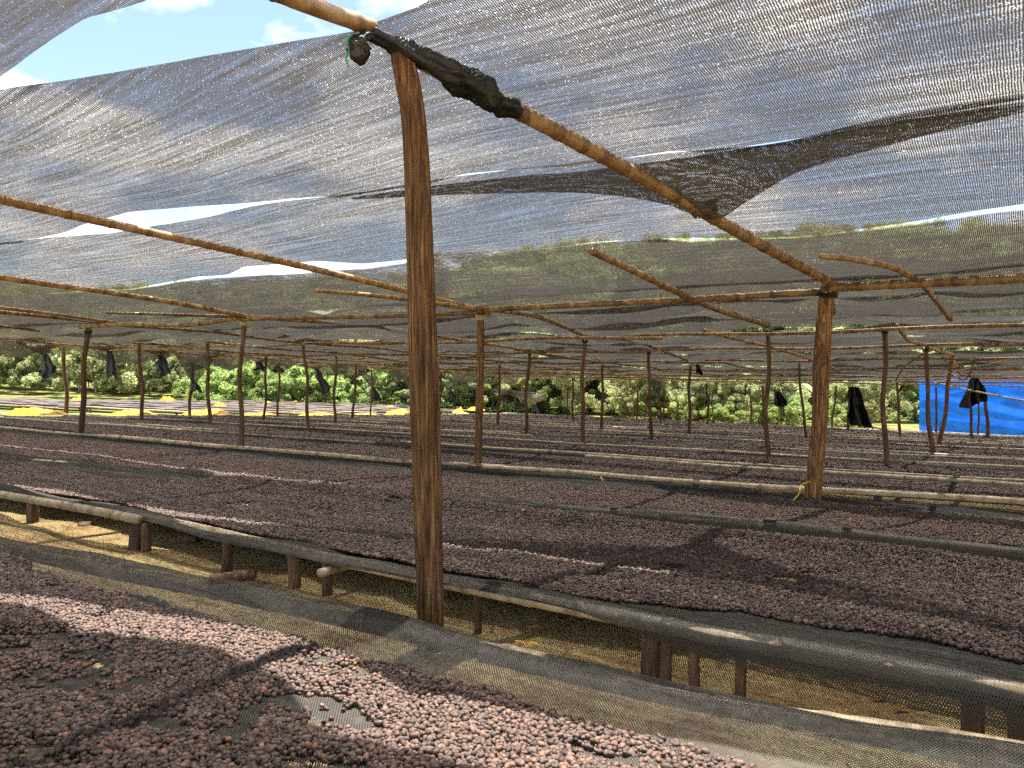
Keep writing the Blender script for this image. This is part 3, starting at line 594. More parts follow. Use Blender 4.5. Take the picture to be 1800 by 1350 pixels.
for a, b_, c_, d_, w_, Y in ((1645, 680, 1646, 790, 4.5, 27), (1705, 705, 1709, 790, 5, 24), (1721, 662, 1718, 790, 3.4, 26.5), (1732, 705, 1738, 790, 6, 23.5)):
    t_ = at(a, b_, Y); x0 = (c_ - 900) / F * Y
    crooked('tarpaulin_pole', (x0, Y, float(zg(x0, Y)) - .1), t_, w_ / 2 / F * Y, w_ / 2 / F * Y * .9, 'thinpost', 'thin orange brown pole standing before the blue tarpaulin', 'poles before the tarpaulin', wob=.02)

# ------------------------------------------------------------------ roof poles
def pole(pix, r0, r1, label, group='roof poles', node=.30, wav=.006, dz=0.0):
    return bamboo('bamboo_pole', [at(a, b_, Y) + Vector((0, 0, dz)) for a, b_, Y in pix], r0, r1, 'bamboo', node, label, group, wav=wav)
pole([(250, -120, 2.15), (510, -6, 2.7), (650, 48, 3.1)], .030, .034, 'bamboo pole end overlapping at the rolled net above the thick post', node=.4)
pole([(690, 75, 3.2), (900, 190, 3.72), (1180, 342, 4.62), (1463, 497, 6.3)], .041, .040, 'golden jointed bamboo purlin running from the rolled net to the split post', node=.21)
pole([(-420, 262, 3.9), (0, 351, 5.0), (430, 444, 6.45), (860, 549, 8.5)], .034, .028, 'long bamboo purlin ending on the straight post beside the thick post', node=.24)
pole([(840, 540, 8.3), (940, 556, 9.9), (1030, 591, 12.7)], .032, .03, 'bowed bamboo piece between the straight post and the slender reddish post', node=.22)
pole([(1028, 590, 12.7), (1075, 592, 13.6), (1125, 603, 14.8), (1195, 628, 17), (1216, 638, 18.2)], .030, .026, 'bowed bamboo purlin beyond the slender reddish post', node=.3)
pole([(-300, 438, 6.3), (0, 486, 7.8), (220, 518, 8.7), (432, 556, 9.9)], .034, .03, 'bamboo purlin ending on the slender grey brown post', node=.28)
pole([(440, 556, 10), (620, 570, 12), (930, 617, 16.1), (1062, 638, 18.6)], .030, .026, 'thin long bamboo purlin passing behind the thick curved post')
pole([(-300, 520, 9.6), (0, 548, 11.4), (214, 571, 13.2)], .034, .03, 'dark bamboo purlin over the reddish leaning post')
pole([(1040, 440, 5.45), (1185, 512, 6.9), (1352, 573, 10.2)], .026, .036, 'loose slanting jointed cane with a pointed free end under the nets', node=.17)
pole([(1237, 581, 11.2), (1350, 609, 13.2), (1440, 636, 15.5), (1480, 655, 18)], .03, .026, 'bamboo purlin beyond the loose slanting cane')
pole([(1444, 450, 5.2), (1475, 452, 5.25), (1530, 460, 5.4), (1562, 467, 5.55), (1605, 488, 5.95), (1640, 522, 7.0), (1671, 561, 9.1)], .020, .032, 'hooked curved branch hanging beneath the nets', node=.22, wav=.003)
pole([(1576, 571, 9.8), (1588, 588, 10.2), (1625, 606, 12), (1676, 625, 14.7)], .026, .03, 'curved branch joining the crooked post and the leaning post', node=.25)
pole([(1575, 667, 19), (1585, 652, 18), (1612, 628, 16), (1640, 615, 14.5)], .022, .018, 'thin bent stick slanting up to the branch beside the dark post')
pole([(1672, 658, 19), (1694, 668, 18.6), (1704, 658, 18.2), (1712, 636, 17.5), (1716, 612, 17)], .022, .02, 'forked thin branch above the edge of the blue tarpaulin')
pole([(555, 512, 6.7), (630, 517, 7), (720, 526, 7.5), (835, 543, 8.4)], .017, .028, 'thin loose cane with pointed free end left of the thick post', node=.2)
pole([(185, 550, 8.8), (300, 552, 9.3), (424, 556, 9.9)], .015, .024, 'short thin cane pointing away from the slender grey brown post')
pole([(138, 575, 12.5), (260, 570, 11.2), (320, 571, 10.7), (428, 558, 9.9)], .03, .03, 'bamboo beam along the beds between the leaning and grey brown posts')
pole([(424, 562, 9.95), (640, 556, 9.1), (848, 549, 8.5)], .026, .026, 'bamboo beam along the beds behind the thick curved post')
pole([(838, 546, 8.45), (1160, 528, 7.45), (1462, 512, 6.62)], .030, .034, 'bamboo beam along the beds between straight post and split post', node=.38)
pole([(1448, 508, 6.6), (1800, 488, 5.55), (2300, 462, 4.6)], .038, .034, 'stout bamboo beam resting on the split post', node=.36)
def roof_line(pts, r_, label, dz):
    q = []
    for s, t in pts:
        x, y = xy(s, t); q.append((x, y, float(zr(s, t)) + dz))
    return bamboo('bamboo_pole', q, r_, r_ * .88, 'bamboo', .34, label, 'roof poles', wav=.02)
for r_i, t in enumerate((10.6, 13.6, 17.0, 20.4, 23.8, 27.2, 30.6)):
    s = -6.0 + .5 * r_i; j = 0
    while s < 19.3:
        L = min(random.uniform(4.6, 6.2), 19.9 - s)
        roof_line([(s - .25, t + .04 * (j % 2)), (s + L * .5, t + random.uniform(-.05, .05)), (s + L + .25, t + .04 * (j % 2))], .026, 'thin bamboo beam along the beds, in the %s row beyond the stout beam' % ORD[r_i], -.07 + .018 * (j % 2)); s += L; j += 1
for c_i, s in enumerate((-4.5, -1.6, 1.4, 6.2, 9.0, 12.0, 14.6, 16.9, 19.3)):
    t = (10.6, 10.6, 17.0, 17.4, 13.6, 6.6, 10.2, 9.8, 5.4)[c_i]
    while t < 30.5:
        L = min(random.uniform(3.2, 4.6), 31.2 - t)
        roof_line([(s, t - .2), (s + random.uniform(-.25, .25), t + L * .5), (s + random.uniform(-.1, .1), t + L + .2)], .026, 'thin bamboo purlin running across the beds under the nets', -.02); t += L
for s in (12.2, 15.5, 19.2):
    roof_line([(s, 1.0), (s + .1, 4.0), (s, 7.0)], .03, 'thin bamboo purlin running across the beds under the nets', -.02)

# ------------------------------------------------------------------ shade nets
def roof_edge(pix, lo, hi):
    q = np.array(sorted(on_roof(a, b_) for a, b_ in pix)); return lambda s: np.interp(s, np.r_[hi[0], q[:, 0], lo[0]], np.r_[hi[1], q[:, 1], lo[1]])
def shade_net(tn, tf, s0, s1, label, k, sag=.05, ds=.12, na=12, ripple=.02, z0=.085, edge_drop=0.0):
    s = np.arange(s0, s1 + ds, ds); a, b_ = tn(s), tf(s); V, U = [], []
    for q in np.linspace(0, 1, na):
        t = a + (b_ - a) * q; x, y = xy(s, t)
        z = zr(s, t) + z0 - sag * math.sin(math.pi * q) * (1 + .8 * noise2(s * .55 + k * 3, 1.5)) + ripple * fbm(s * .9 + k * 7, q * 2.6 + k, 3) - edge_drop * (q ** 6) * (.5 + noise2(s * .8, k * 2.3))
        z = np.maximum(z, zr(s, t) + .035); V.append(np.stack([x, y, z], -1)); U.append(np.stack([s, t + k * .37], -1))
    V = np.stack(V, 1); U = np.stack(U, 1); fc = grid_faces(*V.shape[:2]); V = V.reshape(-1, 3); U = U.reshape(-1, 2)
    if k >= 5:            # added second layer: far nets look closed at low angles, still pass sun
        fc = np.concatenate([fc, fc + len(V)]); V = np.concatenate([V, V - np.array([0, 0, .007])]); U = np.concatenate([U, U])
    o = link('shade_net', mesh('shade_net', V, fc, M['shade' if k < 5 else 'shade_far'], U))
    shade_net.last = o
    return tag(o, label, 'shade net', 'shade nets of the roof')
L1v = roof_edge([(-200, 190), (0, 158), (200, 128), (400, 95), (620, 58), (660, 42), (760, 8), (880, -30), (1300, -125)], (12, 1.7), (-9, 2.1))
_q = np.array(sorted(st(*solve(a, b_, lambda x, y: zr(*st(x, y)) + .36)) for a, b_ in [(0, 137), (50, 100), (90, 70), (120, 50), (150, 31), (200, 19), (260, 0)]))
GC = lambda s: np.interp(s, [-9, 0, .85, 1.66, 2.3], [2.9, 2.40, 2.28, 2.10, 2.08]); GW = lambda s: np.interp(s, [-9, 0, .85, 1.66, 2.3, 4.6, 9], [.34, .34, .30, .24, .18, .05, 0])
def L1(s):
    """near edge of the wide net: the seen part, then a smooth run along the gap"""
    w = np.clip((s - 1.65) / .4, 0, 1); w = w * w * (3 - 2 * w); return L1v(s) * w + (GC(s) + GW(s) / 2) * (1 - w)
def L0(s):
    """free edge of the overhead net, lifted a little above its neighbour"""
    e = np.interp(s, _q[:, 0], _q[:, 1]); w = np.clip((s - 2.5) / .5, 0, 1) * np.clip((6.5 - s) / 1.5, 0, 1); return e * w + (L1(s) - GW(s)) * (1 - w)
S1f = roof_edge([(-200, 458), (0, 428), (63, 418), (187, 390), (233, 380), (400, 360), (580, 345), (760, 336), (1000, 332), (1180, 338), (1225, 352), (1262, 352), (1300, 330), (1400, 290), (1500, 262), (1650, 222), (1800, 186)], (14, 2.9), (-9, 3.7))
S2n = roof_edge([(-200, 455), (0, 426), (63, 420), (190, 412), (280, 394), (400, 372), (580, 345), (660, 332), (760, 318), (1000, 295), (1180, 270), (1400, 236), (1800, 166)], (14, 2.9), (-9, 3.4))
S2f = roof_edge([(-200, 552), (0, 521), (220, 507), (350, 488), (400, 484), (430, 470), (560, 460), (640, 464), (700, 455), (770, 448), (1000, 431), (1330, 418), (1400, 414), (1560, 392), (1800, 357)], (14, 4.7), (-9, 5.1))
S3v = roof_edge([(-200, 553), (0, 522), (220, 509), (360, 490), (400, 487), (560, 475), (640, 471), (720, 462), (900, 451), (1050, 441), (1330, 422), (1400, 418), (1560, 400), (1800, 368)], (14, 4.7), (-9, 5.3))
S3n = lambda s: S3v(s) - np.interp(s, [-9, .6, 1.0, 2.1, 2.3, 4.3, 4.7, 9], [0, 0, .07, .07, .20, .20, 0, 0])  # edge moved to overlap, shutting out a sun streak on the third bed
shade_net(lambda s: -2.4 + 0 * s, lambda s: -.55 + 0 * s, -9, 14, 'shade net strip overhead behind the front bed', 1)
shade_net(lambda s: -.62 + 0 * s, L0, -9, 14, 'shade net with frayed free edge curving across the open sky', 2, sag=.0, z0=.36, ripple=.02, ds=.06)
S1m = lambda s: np.where(S1f(s) > S2n(s), S2n(s) - np.interp(s, [-9, 1.45, 1.6, 2.9, 3.2, 3.8], [-.06, -.06, .035, .035, -.04, -.04]), S1f(s) - np.interp(s, [3.8, 4.2, 6.4, 6.9], [0, .05, .05, 0]))  # narrow slits added along the seam so sun streaks land by the second bed
shade_net(L1, S1m, -9, 19.8, 'wide sagging shade net fastened by the rolled net at the thick post', 3, sag=.04, ds=.06, na=20, ripple=.04)
shade_net(S2n, S2f, -9, 19.8, 'shade net strip with the long open slit at its edge above the long purlin', 4, sag=.04, ds=.06, na=18, ripple=.04)
n2_ = shade_net.last
fs = np.arange(-9, 3.8, .06); fa, fb = S2n(fs) + .0, np.maximum(S1f(fs), S2n(fs) + .01); V, U = [], []
for q in np.linspace(0, 1, 8):
    t = fa + (fb - fa) * q; x, y = xy(fs, t); V.append(np.stack([x, y, zr(fs, t) + .055 - .10 * q * np.exp(-((fs - 1.6) / .35) ** 2) + .012 * fbm(fs * 1.2, q * 1.5)], -1)); U.append(np.stack([fs, t], -1))
V = np.stack(V, 1); child('folded_edge', mesh('folded_edge', V.reshape(-1, 3), grid_faces(*V.shape[:2]), M['shade'], np.stack(U, 1).reshape(-1, 2)), n2_)
shade_net(S3n, lambda s: 6.95 + .06 * noise2(s * .7, 4), -9, 19.8, 'shade net strip reaching the stout beam on the split post', 5, sag=.05, ds=.1, na=16, ripple=.04)
te = 6.95; k = 6
while te < 30.8:
    w_ = 1.72; tE = te
    a = lambda s, t0=te, k=k: t0 - .30 + .95 * np.maximum(noise2(s * .5, k * 1.7), -.05) + .10 * noise2(s * 1.6, k * .7)
    b_ = lambda s, t0=te + w_, k=k: t0 + .16 * noise2(s * .6, k * 4.1) + .03
    shade_net(a, b_, -8 + .3 * (k - 6), 19.8, 'shade net strip of the far roof, %s beyond the stout beam on the split post' % ORD[k - 6], k, sag=.08, ds=.14, na=14, ripple=.16, z0=.15 + .03 * (k % 3), edge_drop=.10)
    te += w_; k += 1
# rolled edge tied round the pole above the thick post
pr = spline([at(652, 56, 3.08), at(700, 82, 3.16), at(760, 112, 3.2), at(830, 152, 3.42), at(868, 176, 3.55), at(905, 192, 3.72)], .012); K = len(pr); u = np.linspace(0, 1, K)
rad = np.interp(u, [0, .15, .3, .45, .62, .72, .78, .86, 1], [.030, .040, .038, .055, .062, .066, .045, .050, .044])
wv = lambda i, th: 1 + .55 * noise2(np.cos(th)[None] * 1.4 + i[:, None] * .10, np.sin(th)[None] * 1.4 + i[:, None] * .07) + .30 * noise2(th[None] * 3, i[:, None] * .35) + .14 * np.sin(3 * th[None] + i[:, None] * .22) + .05 * np.sin(7 * th[None] - i[:, None] * .31)
v, f = tube(pr - pr[0], rad, 26, wv); o = link('rolled_net', mesh('rolled_net', v, f, M['black_net'] if 'black_net' in M else M['cloth'], np.stack([np.repeat(np.arange(K) * .012, 26), np.tile(np.arange(26) * .012, K)], 1)[:len(v)])); o.location = pr[0]
tag(o, 'black net rolled and tied round the pole above the thick post', 'net'); rolled = o
kn = spline([at(655, 60, 3.06), at(640, 64, 3.03), at(629, 78, 3.0), at(631, 98, 3.0), at(636, 114, 3.01)], .008)
v, f = tube(kn - pr[0], np.interp(np.linspace(0, 1, len(kn)), [0, .3, .55, .85, 1], [.016, .018, .036, .030, .008]), 18, lambda i, th: 1 + .8 * noise2(i[:, None] * .25, np.cos(th)[None] * 1.5 + 4) + .25 * np.sin(5 * th + i[:, None] * .1)); child('knot', mesh('knot', v, f, M['cloth'], np.stack([v[:, 0], v[:, 2]], 1)), rolled)
th = spline([at(620, 58, 2.97), at(610, 72, 2.96), at(613, 88, 2.96), at(608, 102, 2.96), at(612, 116, 2.96)], .008)
v, f = tube(th - pr[0], .0035, 6); child('thread', mesh('thread', v, f, M['green']), rolled)

# scalloped net edge hanging along the far end of the roof
t = np.arange(5.0, 31.0, .08); V, U = [], []
for q in np.linspace(0, 1, 9):
    x, y = xy(19.82 + .06 * np.sin(t * 4) * q + .15 * q, t); dr = .10 + .26 * np.abs(np.sin(t * 1.25 + .7 * np.sin(t * .8))) ** 1.6; V.append(np.stack([x, y, zr(19.8, t) + .15 - dr * q * 1.5], -1)); U.append(np.stack([t, q * .4 + 0 * t], -1))
V = np.stack(V, 1); o = link('scalloped_net_edge', mesh('scalloped_net_edge', V.reshape(-1, 3), grid_faces(*V.shape[:2]), M['shade'], np.stack(U, 1).reshape(-1, 2))); tag(o, 'scalloped dark net edge hanging along the roof end above the swags', 'net')
# tied up swags at the far end of the roof
def end_Y(px, s=19.75): return s / (.56 + .828 * -((px - 900) / F))
def swag(tl, tr, kn, tail, label, wide=.28, Yf=None, mat='cloth', name='net_swag', group='knotted net swags at the roof end'):
    Yk = Yf(kn[0]) if Yf else end_Y(kn[0]); A_ = np.array(at(*tl, Yf(tl[0]) if Yf else end_Y(tl[0]))); B_ = np.array(at(*tr, Yf(tr[0]) if Yf else end_Y(tr[0]))); K_ = np.array(at(*kn, Yk)); T_ = np.array(at(*tail, Yk))
    nu, nv = 41, 15; u = np.linspace(0, 1, nu)[:, None]; v_ = np.linspace(0, 1, nv)[None]; sd = random.random() * 40
    top = A_ + (B_ - A_) * u[..., None]; top[..., 2] -= .04 * np.sin(math.pi * u)
    e = v_ ** 1.35; low = K_[None, None] + (u[..., None] - .5) * (B_ - A_) * .03
    G = top * (1 - e)[..., None] + low * e[..., None]
    dep = (.10 * np.sin(u * 38 + sd) * v_ * .35 + .28 * np.sin(math.pi * u) * np.sin(math.pi * v_)); G[..., 1] -= dep; G[..., 2] -= .10 * np.sin(math.pi * v_) * np.sin(math.pi * u) * abs(A_[2] - K_[2])
    o = link(name, mesh(name, G.reshape(-1, 3) - K_, grid_faces(nu, nv), M['shade'] if mat == 'cloth' else M[mat], np.stack([np.broadcast_to(u * np.linalg.norm(B_ - A_), (nu, nv)), np.broadcast_to(v_ * 1.2, (nu, nv))], -1).reshape(-1, 2))); o.location = K_
    tag(o, label, 'net', group)
    n1, n2 = 25, 12; L_ = np.linalg.norm(T_ - K_); th_ = np.linspace(0, 2 * math.pi, n1)[:, None]; q = np.linspace(0, 1, n2)[None]
    r_ = (.05 + (wide - .05) * .5 * q ** .8) * (1 + .35 * np.sin(th_ * 5 + sd)) * (1 + .3 * noise2(q * 3 + sd, th_))
    r_ = r_ * (1 + .5 * noise2(th_ * 1.6 + sd, q * 4)); G = np.stack([r_ * np.cos(th_) + (T_ - K_)[0] * q + .06 * noise2(q * 4 + sd, 1.0), .5 * r_ * np.sin(th_) + 0 * q, (T_ - K_)[2] * q * (1 + .22 * np.sin(th_ * 2 + sd) * q) + .03 + 0 * th_], -1)
    child('tail', mesh('tail', G.reshape(-1, 3), grid_faces(n1, n2), M['black'], None), o); return o
swag((14, 598), (110, 600), (78, 624), (86, 660), 'knotted net swag at the roof end next to the open meadow side')
swag((108, 600), (232, 606), (193, 619), (194, 664), 'knotted net swag with a long narrow tail over the meadow', .2)
swag((225, 604), (315, 612), (282, 627), (286, 657), 'knotted net swag with short flared tail beside the big net bag', .3)
swag((303, 616), (388, 618), (342, 676), (346, 690), 'big pale sagging net bag tied low behind the short pale post', .22)
for a in (((430, 628), (500, 632), (455, 638), (458, 652)), ((478, 630), (512, 640), (487, 645), (490, 655)), ((500, 636), (575, 642), (556, 650), (570, 688)), ((570, 642), (640, 655), (622, 668), (626, 676)), ((625, 650), (665, 662), (655, 682), (662, 702)), ((660, 660), (720, 672), (700, 670), (707, 680)),
          ((768, 668), (806, 670), (792, 690), (794, 702)), ((806, 670), (850, 682), (834, 686), (836, 696)), ((850, 680), (905, 686), (884, 696), (888, 706)), ((880, 682), (945, 690), (906, 700), (910, 714)), ((915, 690), (960, 692), (938, 712), (942, 726))):
    swag(*a, 'dark knotted net swag hanging along the roof end over the sunlit beds', .26)
def rag(px, py, Y, w_, h_, label, lean=0.0, flare=1.6):
    n1, n2 = 33, 22; a = np.linspace(-1, 1, n1)[:, None]; q = np.linspace(0, 1, n2)[None]; sd = random.random() * 60
    wd = w_ * (.28 + .72 * q ** .7 * (1 + .25 * noise2(q * 3 + sd, 2.0))) * .5; X = a * wd + lean * q * h_ + .10 * w_ * noise2(q * 4 + sd, a * 2)
    Yd = .16 * w_ * np.sin(a * 7 + sd + 1.2 * np.sin(q * 3)) * (.4 + q) + .1 * w_ * noise2(a * 5, q * 4 + sd); Z = -h_ * q * (1 + .28 * noise2(a * 2.6 + sd, 1.0) * q) + .03 * noise2(a * 6, q * 6)
    o = link('hanging_rag', mesh('hanging_rag', np.stack([X, Yd, Z], -1).reshape(-1, 3), grid_faces(n1, n2), M['black'])); o.location = at(px, py, Y); tag(o, label, 'rag', 'black rags at the far roof edge')
rag(1366, 688, 27, .45, .5, 'small black rag tied at the roof edge among thin posts', .3)
rag(1500, 680, 24, .85, 1.15, 'large black plastic rag hanging down a post before the trees', .18)
rag(1716, 664, 21, .62, .75, 'grey black plastic flap hanging before the blue tarpaulin', -.1)
rag(1226, 640, 18, .16, .25, 'small black tie hanging where a bowed purlin ends', .2)
swag((1222, 352), (1262, 356), (1240, 366), (1233, 388), 'black net corner tied under the golden purlin', .05, lambda p: 4.95, 'black', 'net_corner')

# ------------------------------------------------------------------ blue tarpaulin wall, ropes
def frame_pt(px, t=33.5):
    a = (px - 900) / F; Y = t / (UT[0] * a + UT[1]); return a * Y, Y
xa, ya = frame_pt(1616); xb, yb = frame_pt(2150); nu, nv = 221, 90; u = np.linspace(0, 1, nu)[:, None]; q = np.linspace(0, 1, nv)[None]
L_ = math.hypot(xb - xa, yb - ya); ztop = CZ + (680 - 657) / F * ya; zlow = float(zg(xa, ya)) - .05
G = np.stack([xa + (xb - xa) * u + 0 * q, ya + (yb - ya) * u + 0 * q, zlow + (ztop + .05 * np.sin(u * 9) - .35 * u - zlow) * q], -1)
U_, Q_ = u * L_, q * (ztop - zlow)
fold = .10 * np.abs(noise2(U_ * .45 + Q_ * 3.4, Q_ * .5 + U_ * .2 + 3)) ** .7 + .08 * np.abs(noise2(U_ * .7 + Q_ * 5.2 + 11, Q_ * .6 + 19)) + .16 * fbm(U_ * .55 + Q_ * .9, Q_ * .8 - U_ * .25, 3) + .10 * np.abs(noise2(U_ * .5 + Q_ * 1.9, Q_ * .6 + 9)) + .05 * np.abs(noise2(U_ * .8 - Q_ * 2.6 + 30, Q_ * .7))
G[..., 0] -= UT[0] * fold * 1.3; G[..., 1] -= UT[1] * fold * 1.3
V1 = G.reshape(-1, 3); f1 = grid_faces(nu, nv)
o = link('tarpaulin_wall', mesh('tarpaulin_wall', V1, f1, M['tarp'])); md = o.modifiers.new('thickness', 'SOLIDIFY'); md.thickness = .01; tag(o, 'bright blue wrinkled tarpaulin wall beyond the end of the beds', 'tarpaulin')
def rope(name, pix, r_, mat, label, cat='rope'):
    p = spline([at(*a) for a in pix], .03); v, f = tube(p - p[0], r_, 6); o = link(name, mesh(name, v, f, M[mat])); o.location = p[0]; return tag(o, label, cat)
rope('rope', [(1642, 672, 20), (1715, 688, 16), (1820, 708, 12.5)], .018, 'rope', 'pale rope stretched in front of the blue tarpaulin')
rope('string_line', [(1500, 680, 22), (1600, 668, 17), (1700, 648, 13.5), (1830, 620, 10.5)], .006, 'rope', 'thin white string stretched under the nets above the tarpaulin')
rope('cable', [(1515, 746, 26), (1560, 756, 25), (1622, 768, 24)], .03, 'rope', 'pale cable running from the black plastic rag to the tarpaulin')
rope('string_tie', [(572, 1072, 2.95), (590, 1065, 2.97), (612, 1070, 2.95), (628, 1086, 2.9), (632, 1096, 2.86)], .0035, 'string', 'yellow string loop sticking up from the bare net edge by the thick post', 'string')
rope('string_tie', [(140, 996, 3.75), (150, 988, 3.78), (170, 987, 3.78), (186, 992, 3.75)], .0035, 'string', 'yellow string loop on the bare net next to two stout legs', 'string')
rope('string_tie', [(1394, 880, 6.2), (1404, 868, 6.3), (1412, 850, 6.4), (1424, 846, 6.4)], .007, 'string', 'bright yellow string tied round the pale rail at the split post', 'string')
rope('string_tie', [(1056, 838, 7.2), (1066, 856, 6.9)], .006, 'string', 'yellow straw lying across the hanging net edge', 'string')
rope('string_tie', [(905, 1126, 3.0), (920, 1128, 3.0), (926, 1138, 2.97), (934, 1128, 3.0), (944, 1132, 2.98)], .004, 'string', 'tangled yellow string on the soil below the second bed', 'string')
rope('ribbon', [(1556, 1276, 2.06), (1576, 1278, 2.06), (1594, 1288, 2.06), (1612, 1286, 2.05), (1610, 1276, 2.05)], .006, 'mint', 'pale green ribbon tied on the bare far rail of the front bed', 'ribbon')

# ------------------------------------------------------------------ yellow sheets and sacks on the sunlit end of the beds
def sheet(px, rx, hgt, label, s=20.3, mat='yellow', name='yellow_sheet', cat='sheet', grp='yellow sheets folded on the sunlit bed ends'):
    Y = end_Y(px, s); X = (px - 900) / F * Y; w_ = rx * Y / F; n1, n2 = 36, 14; a = np.linspace(-1, 1, n1)[:, None]; b_ = np.linspace(-1, 1, n2)[None]; sd = random.random() * 50
    env = np.clip(1 - a ** 4, 0, 1) * np.clip(1 - b_ ** 2, 0, 1); d_ = max(.35, w_ * .4)
    z = hgt * env * (.75 + .9 * fbm(a * 2.4 + sd, b_ * 1.6 + sd, 3)) ; G = np.stack([a * w_ * (1 + .1 * noise2(a * 3 + sd, b_ * 2)) + 0 * b_, b_ * d_ * (1 + .35 * noise2(a * 2.5 + sd, 3.0 + 0 * b_)), np.maximum(z, 0)], -1)
    o = link(name, mesh(name, G.reshape(-1, 3), grid_faces(n1, n2), M[mat])); o.location = (X, Y, float(zb(X, Y)) - .01); return tag(o, label, cat, grp)
for px, rx, h_ in ((62, 50, .17), (228, 40, .14), (362, 42, .17), (457, 30, .09), (558, 32, .09), (640, 26, .08), (702, 26, .2), (812, 14, .12)):
    sheet(px, rx, h_, 'long heap of bright yellow plastic sheet on the sunlit end of the beds')
for px, rx, h_, s in ((836, 11, .4, 24), (295, 7, .5, 46), (470, 4, .25, 38), (518, 4, .25, 40), (551, 5, .25, 42), (686, 6, .25, 28), (806, 7, .4, 22), (848, 5, .5, 26), (660, 4, .4, 40), (962, 5, .5, 33), (135, 6, .4, 40), (386, 7, .4, 30)):
    sheet(px, rx * 1.5, h_ * .55, 'small bright yellow sack standing among the open sunlit beds', s, name='yellow_sack', cat='sack', grp='yellow sacks among the open beds')
sheet(1052, 9, .15, 'small pink cloth on the far bed edge', 33, 'pink', 'pink_cloth', 'cloth', None)
sheet(708, 8, .12, 'small green cloth among the open sunlit beds', 31, 'green', 'green_cloth', 'cloth', None)

# ------------------------------------------------------------------ beds in the open beyond the roof
def open_bed(s0, s1, t0, w_, label):
    sm = (s0 + s1) / 2; x, y = xy(sm, t0); e = empty('drying_bed', (x, y, float(zg(x, y)))); o = np.array(e.location); tag(e, label, 'drying bed', 'open drying beds in the sun')
    s = np.linspace(s0, s1, 30)[:, None]; q = np.linspace(0, 1, 6)[None]; t = t0 + w_ * q - .06 * (s - s0); x, y = xy(s, t); z = zb(x, y) + .02 * np.sin(q * math.pi) + .05 * fbm(s * 1.2, t * 2) - .02
    V = np.stack([x + 0 * q, y, z], -1); child('net', mesh('open_net', V.reshape(-1, 3) - o, grid_faces(30, 6)[:, ::-1], M['bednet'], np.stack([s + 0 * q, t], -1).reshape(-1, 2)), e)
    for qq in (0, -1):
        pts = [(V[i, qq, 0], V[i, qq, 1], V[i, qq, 2] - .03) for i in (0, 10, 20, 29)]; bamboo('rail', pts, .03, .03, 'rail', parent=e)
        for i in range(1, 29, 4): crooked('leg', (V[i, qq, 0], V[i, qq, 1], float(zg(V[i, qq, 0], V[i, qq, 1])) - .05), V[i, qq] - np.array([0, 0, .04]), .04, .035, 'leg', parent=e, wob=.004, n=6, step=.2)
    i0, i1 = 1, 29; V2 = V[i0:i1, 1:5].copy(); V2[..., 2] += .03 + .05 * (fbm(s[i0:i1] * 2, t[i0:i1, 1:5] * 3) + .3)
    c_ = link('coffee_cherries', mesh('open_cherries', V2.reshape(-1, 3), grid_faces(V2.shape[0], V2.shape[1])[:, ::-1], M['cherrylayer'])); tag(c_, 'sunlit layer of cherries on an open bed', 'cherries', 'layers of drying cherries', 'stuff')
for j, t in enumerate(np.arange(13.5, 38, 2.15)):
    open_bed(22.5 + .2 * j + (6 if j == 0 else 0), 46 - .25 * j, t, 1.5, 'pale sunlit drying bed in the open beyond the knotted swags')
open_bed(52, 74, 12, 1.6, 'lone open drying bed across the meadow'); open_bed(44, 60, 4, 1.5, 'open drying bed at the edge of the meadow')

# ------------------------------------------------------------------ trees and bushes
def leaf_quads(cen, n, spread, size, up=.4):
    k = RNG.integers(0, len(cen), n); d = RNG.normal(0, 1, (n, 3)); d /= np.linalg.norm(d, axis=1)[:, None]; rad = RNG.random(n) ** .45
    P = cen[k, :3] + d * (rad * cen[k, 3] * spread)[:, None] * np.array([1, 1, .75])
    a = RNG.normal(0, 1, (n, 3)); a /= np.linalg.norm(a, axis=1)[:, None]; nn = RNG.normal(0, 1, (n, 3)) + np.array([0, 0, up * 2]); b_ = np.cross(nn, a); b_ /= np.linalg.norm(b_, axis=1)[:, None] + 1e-9
    sz = size * RNG.uniform(.6, 1.4, n)[:, None]; A_ = a * sz; B_ = b_ * sz * .5
    V = np.stack([P - A_, P - B_ * .9, P + A_, P + B_ * .9], 1).reshape(-1, 3); return V, np.arange(4 * n).reshape(-1, 4)
def trunk_mesh(h, r_, branches, lean=0):
    V, Fc = [], []
    def add(v, f):
        o_ = sum(len(x_) for x_ in V); V.append(v); Fc.extend([tuple(i + o_ for i in q) for q in f])
    P = np.array([[lean * (z_ / h) ** 1.5 + .04 * h * noise2(z_ * 1.1, r_ * 50), .04 * h * noise2(z_ * .9 + 7, 2.0), z_] for z_ in np.linspace(-.2, h, 10)]); add(*tube(P, np.linspace(r_, r_ * .35, 10), 7))
    for c_ in branches:
        z_ = max(.25 * h, c_[2] - .35 * abs(c_[0]) - .12 * h); i = min(9, int(z_ / h * 9)); add(*tube(np.array([P[i], (P[i] + c_[:3]) * .5 + [0, 0, .02 * h], c_[:3]]), [r_ * .4, r_ * .25, r_ * .08], 5))
    return np.concatenate(V), Fc
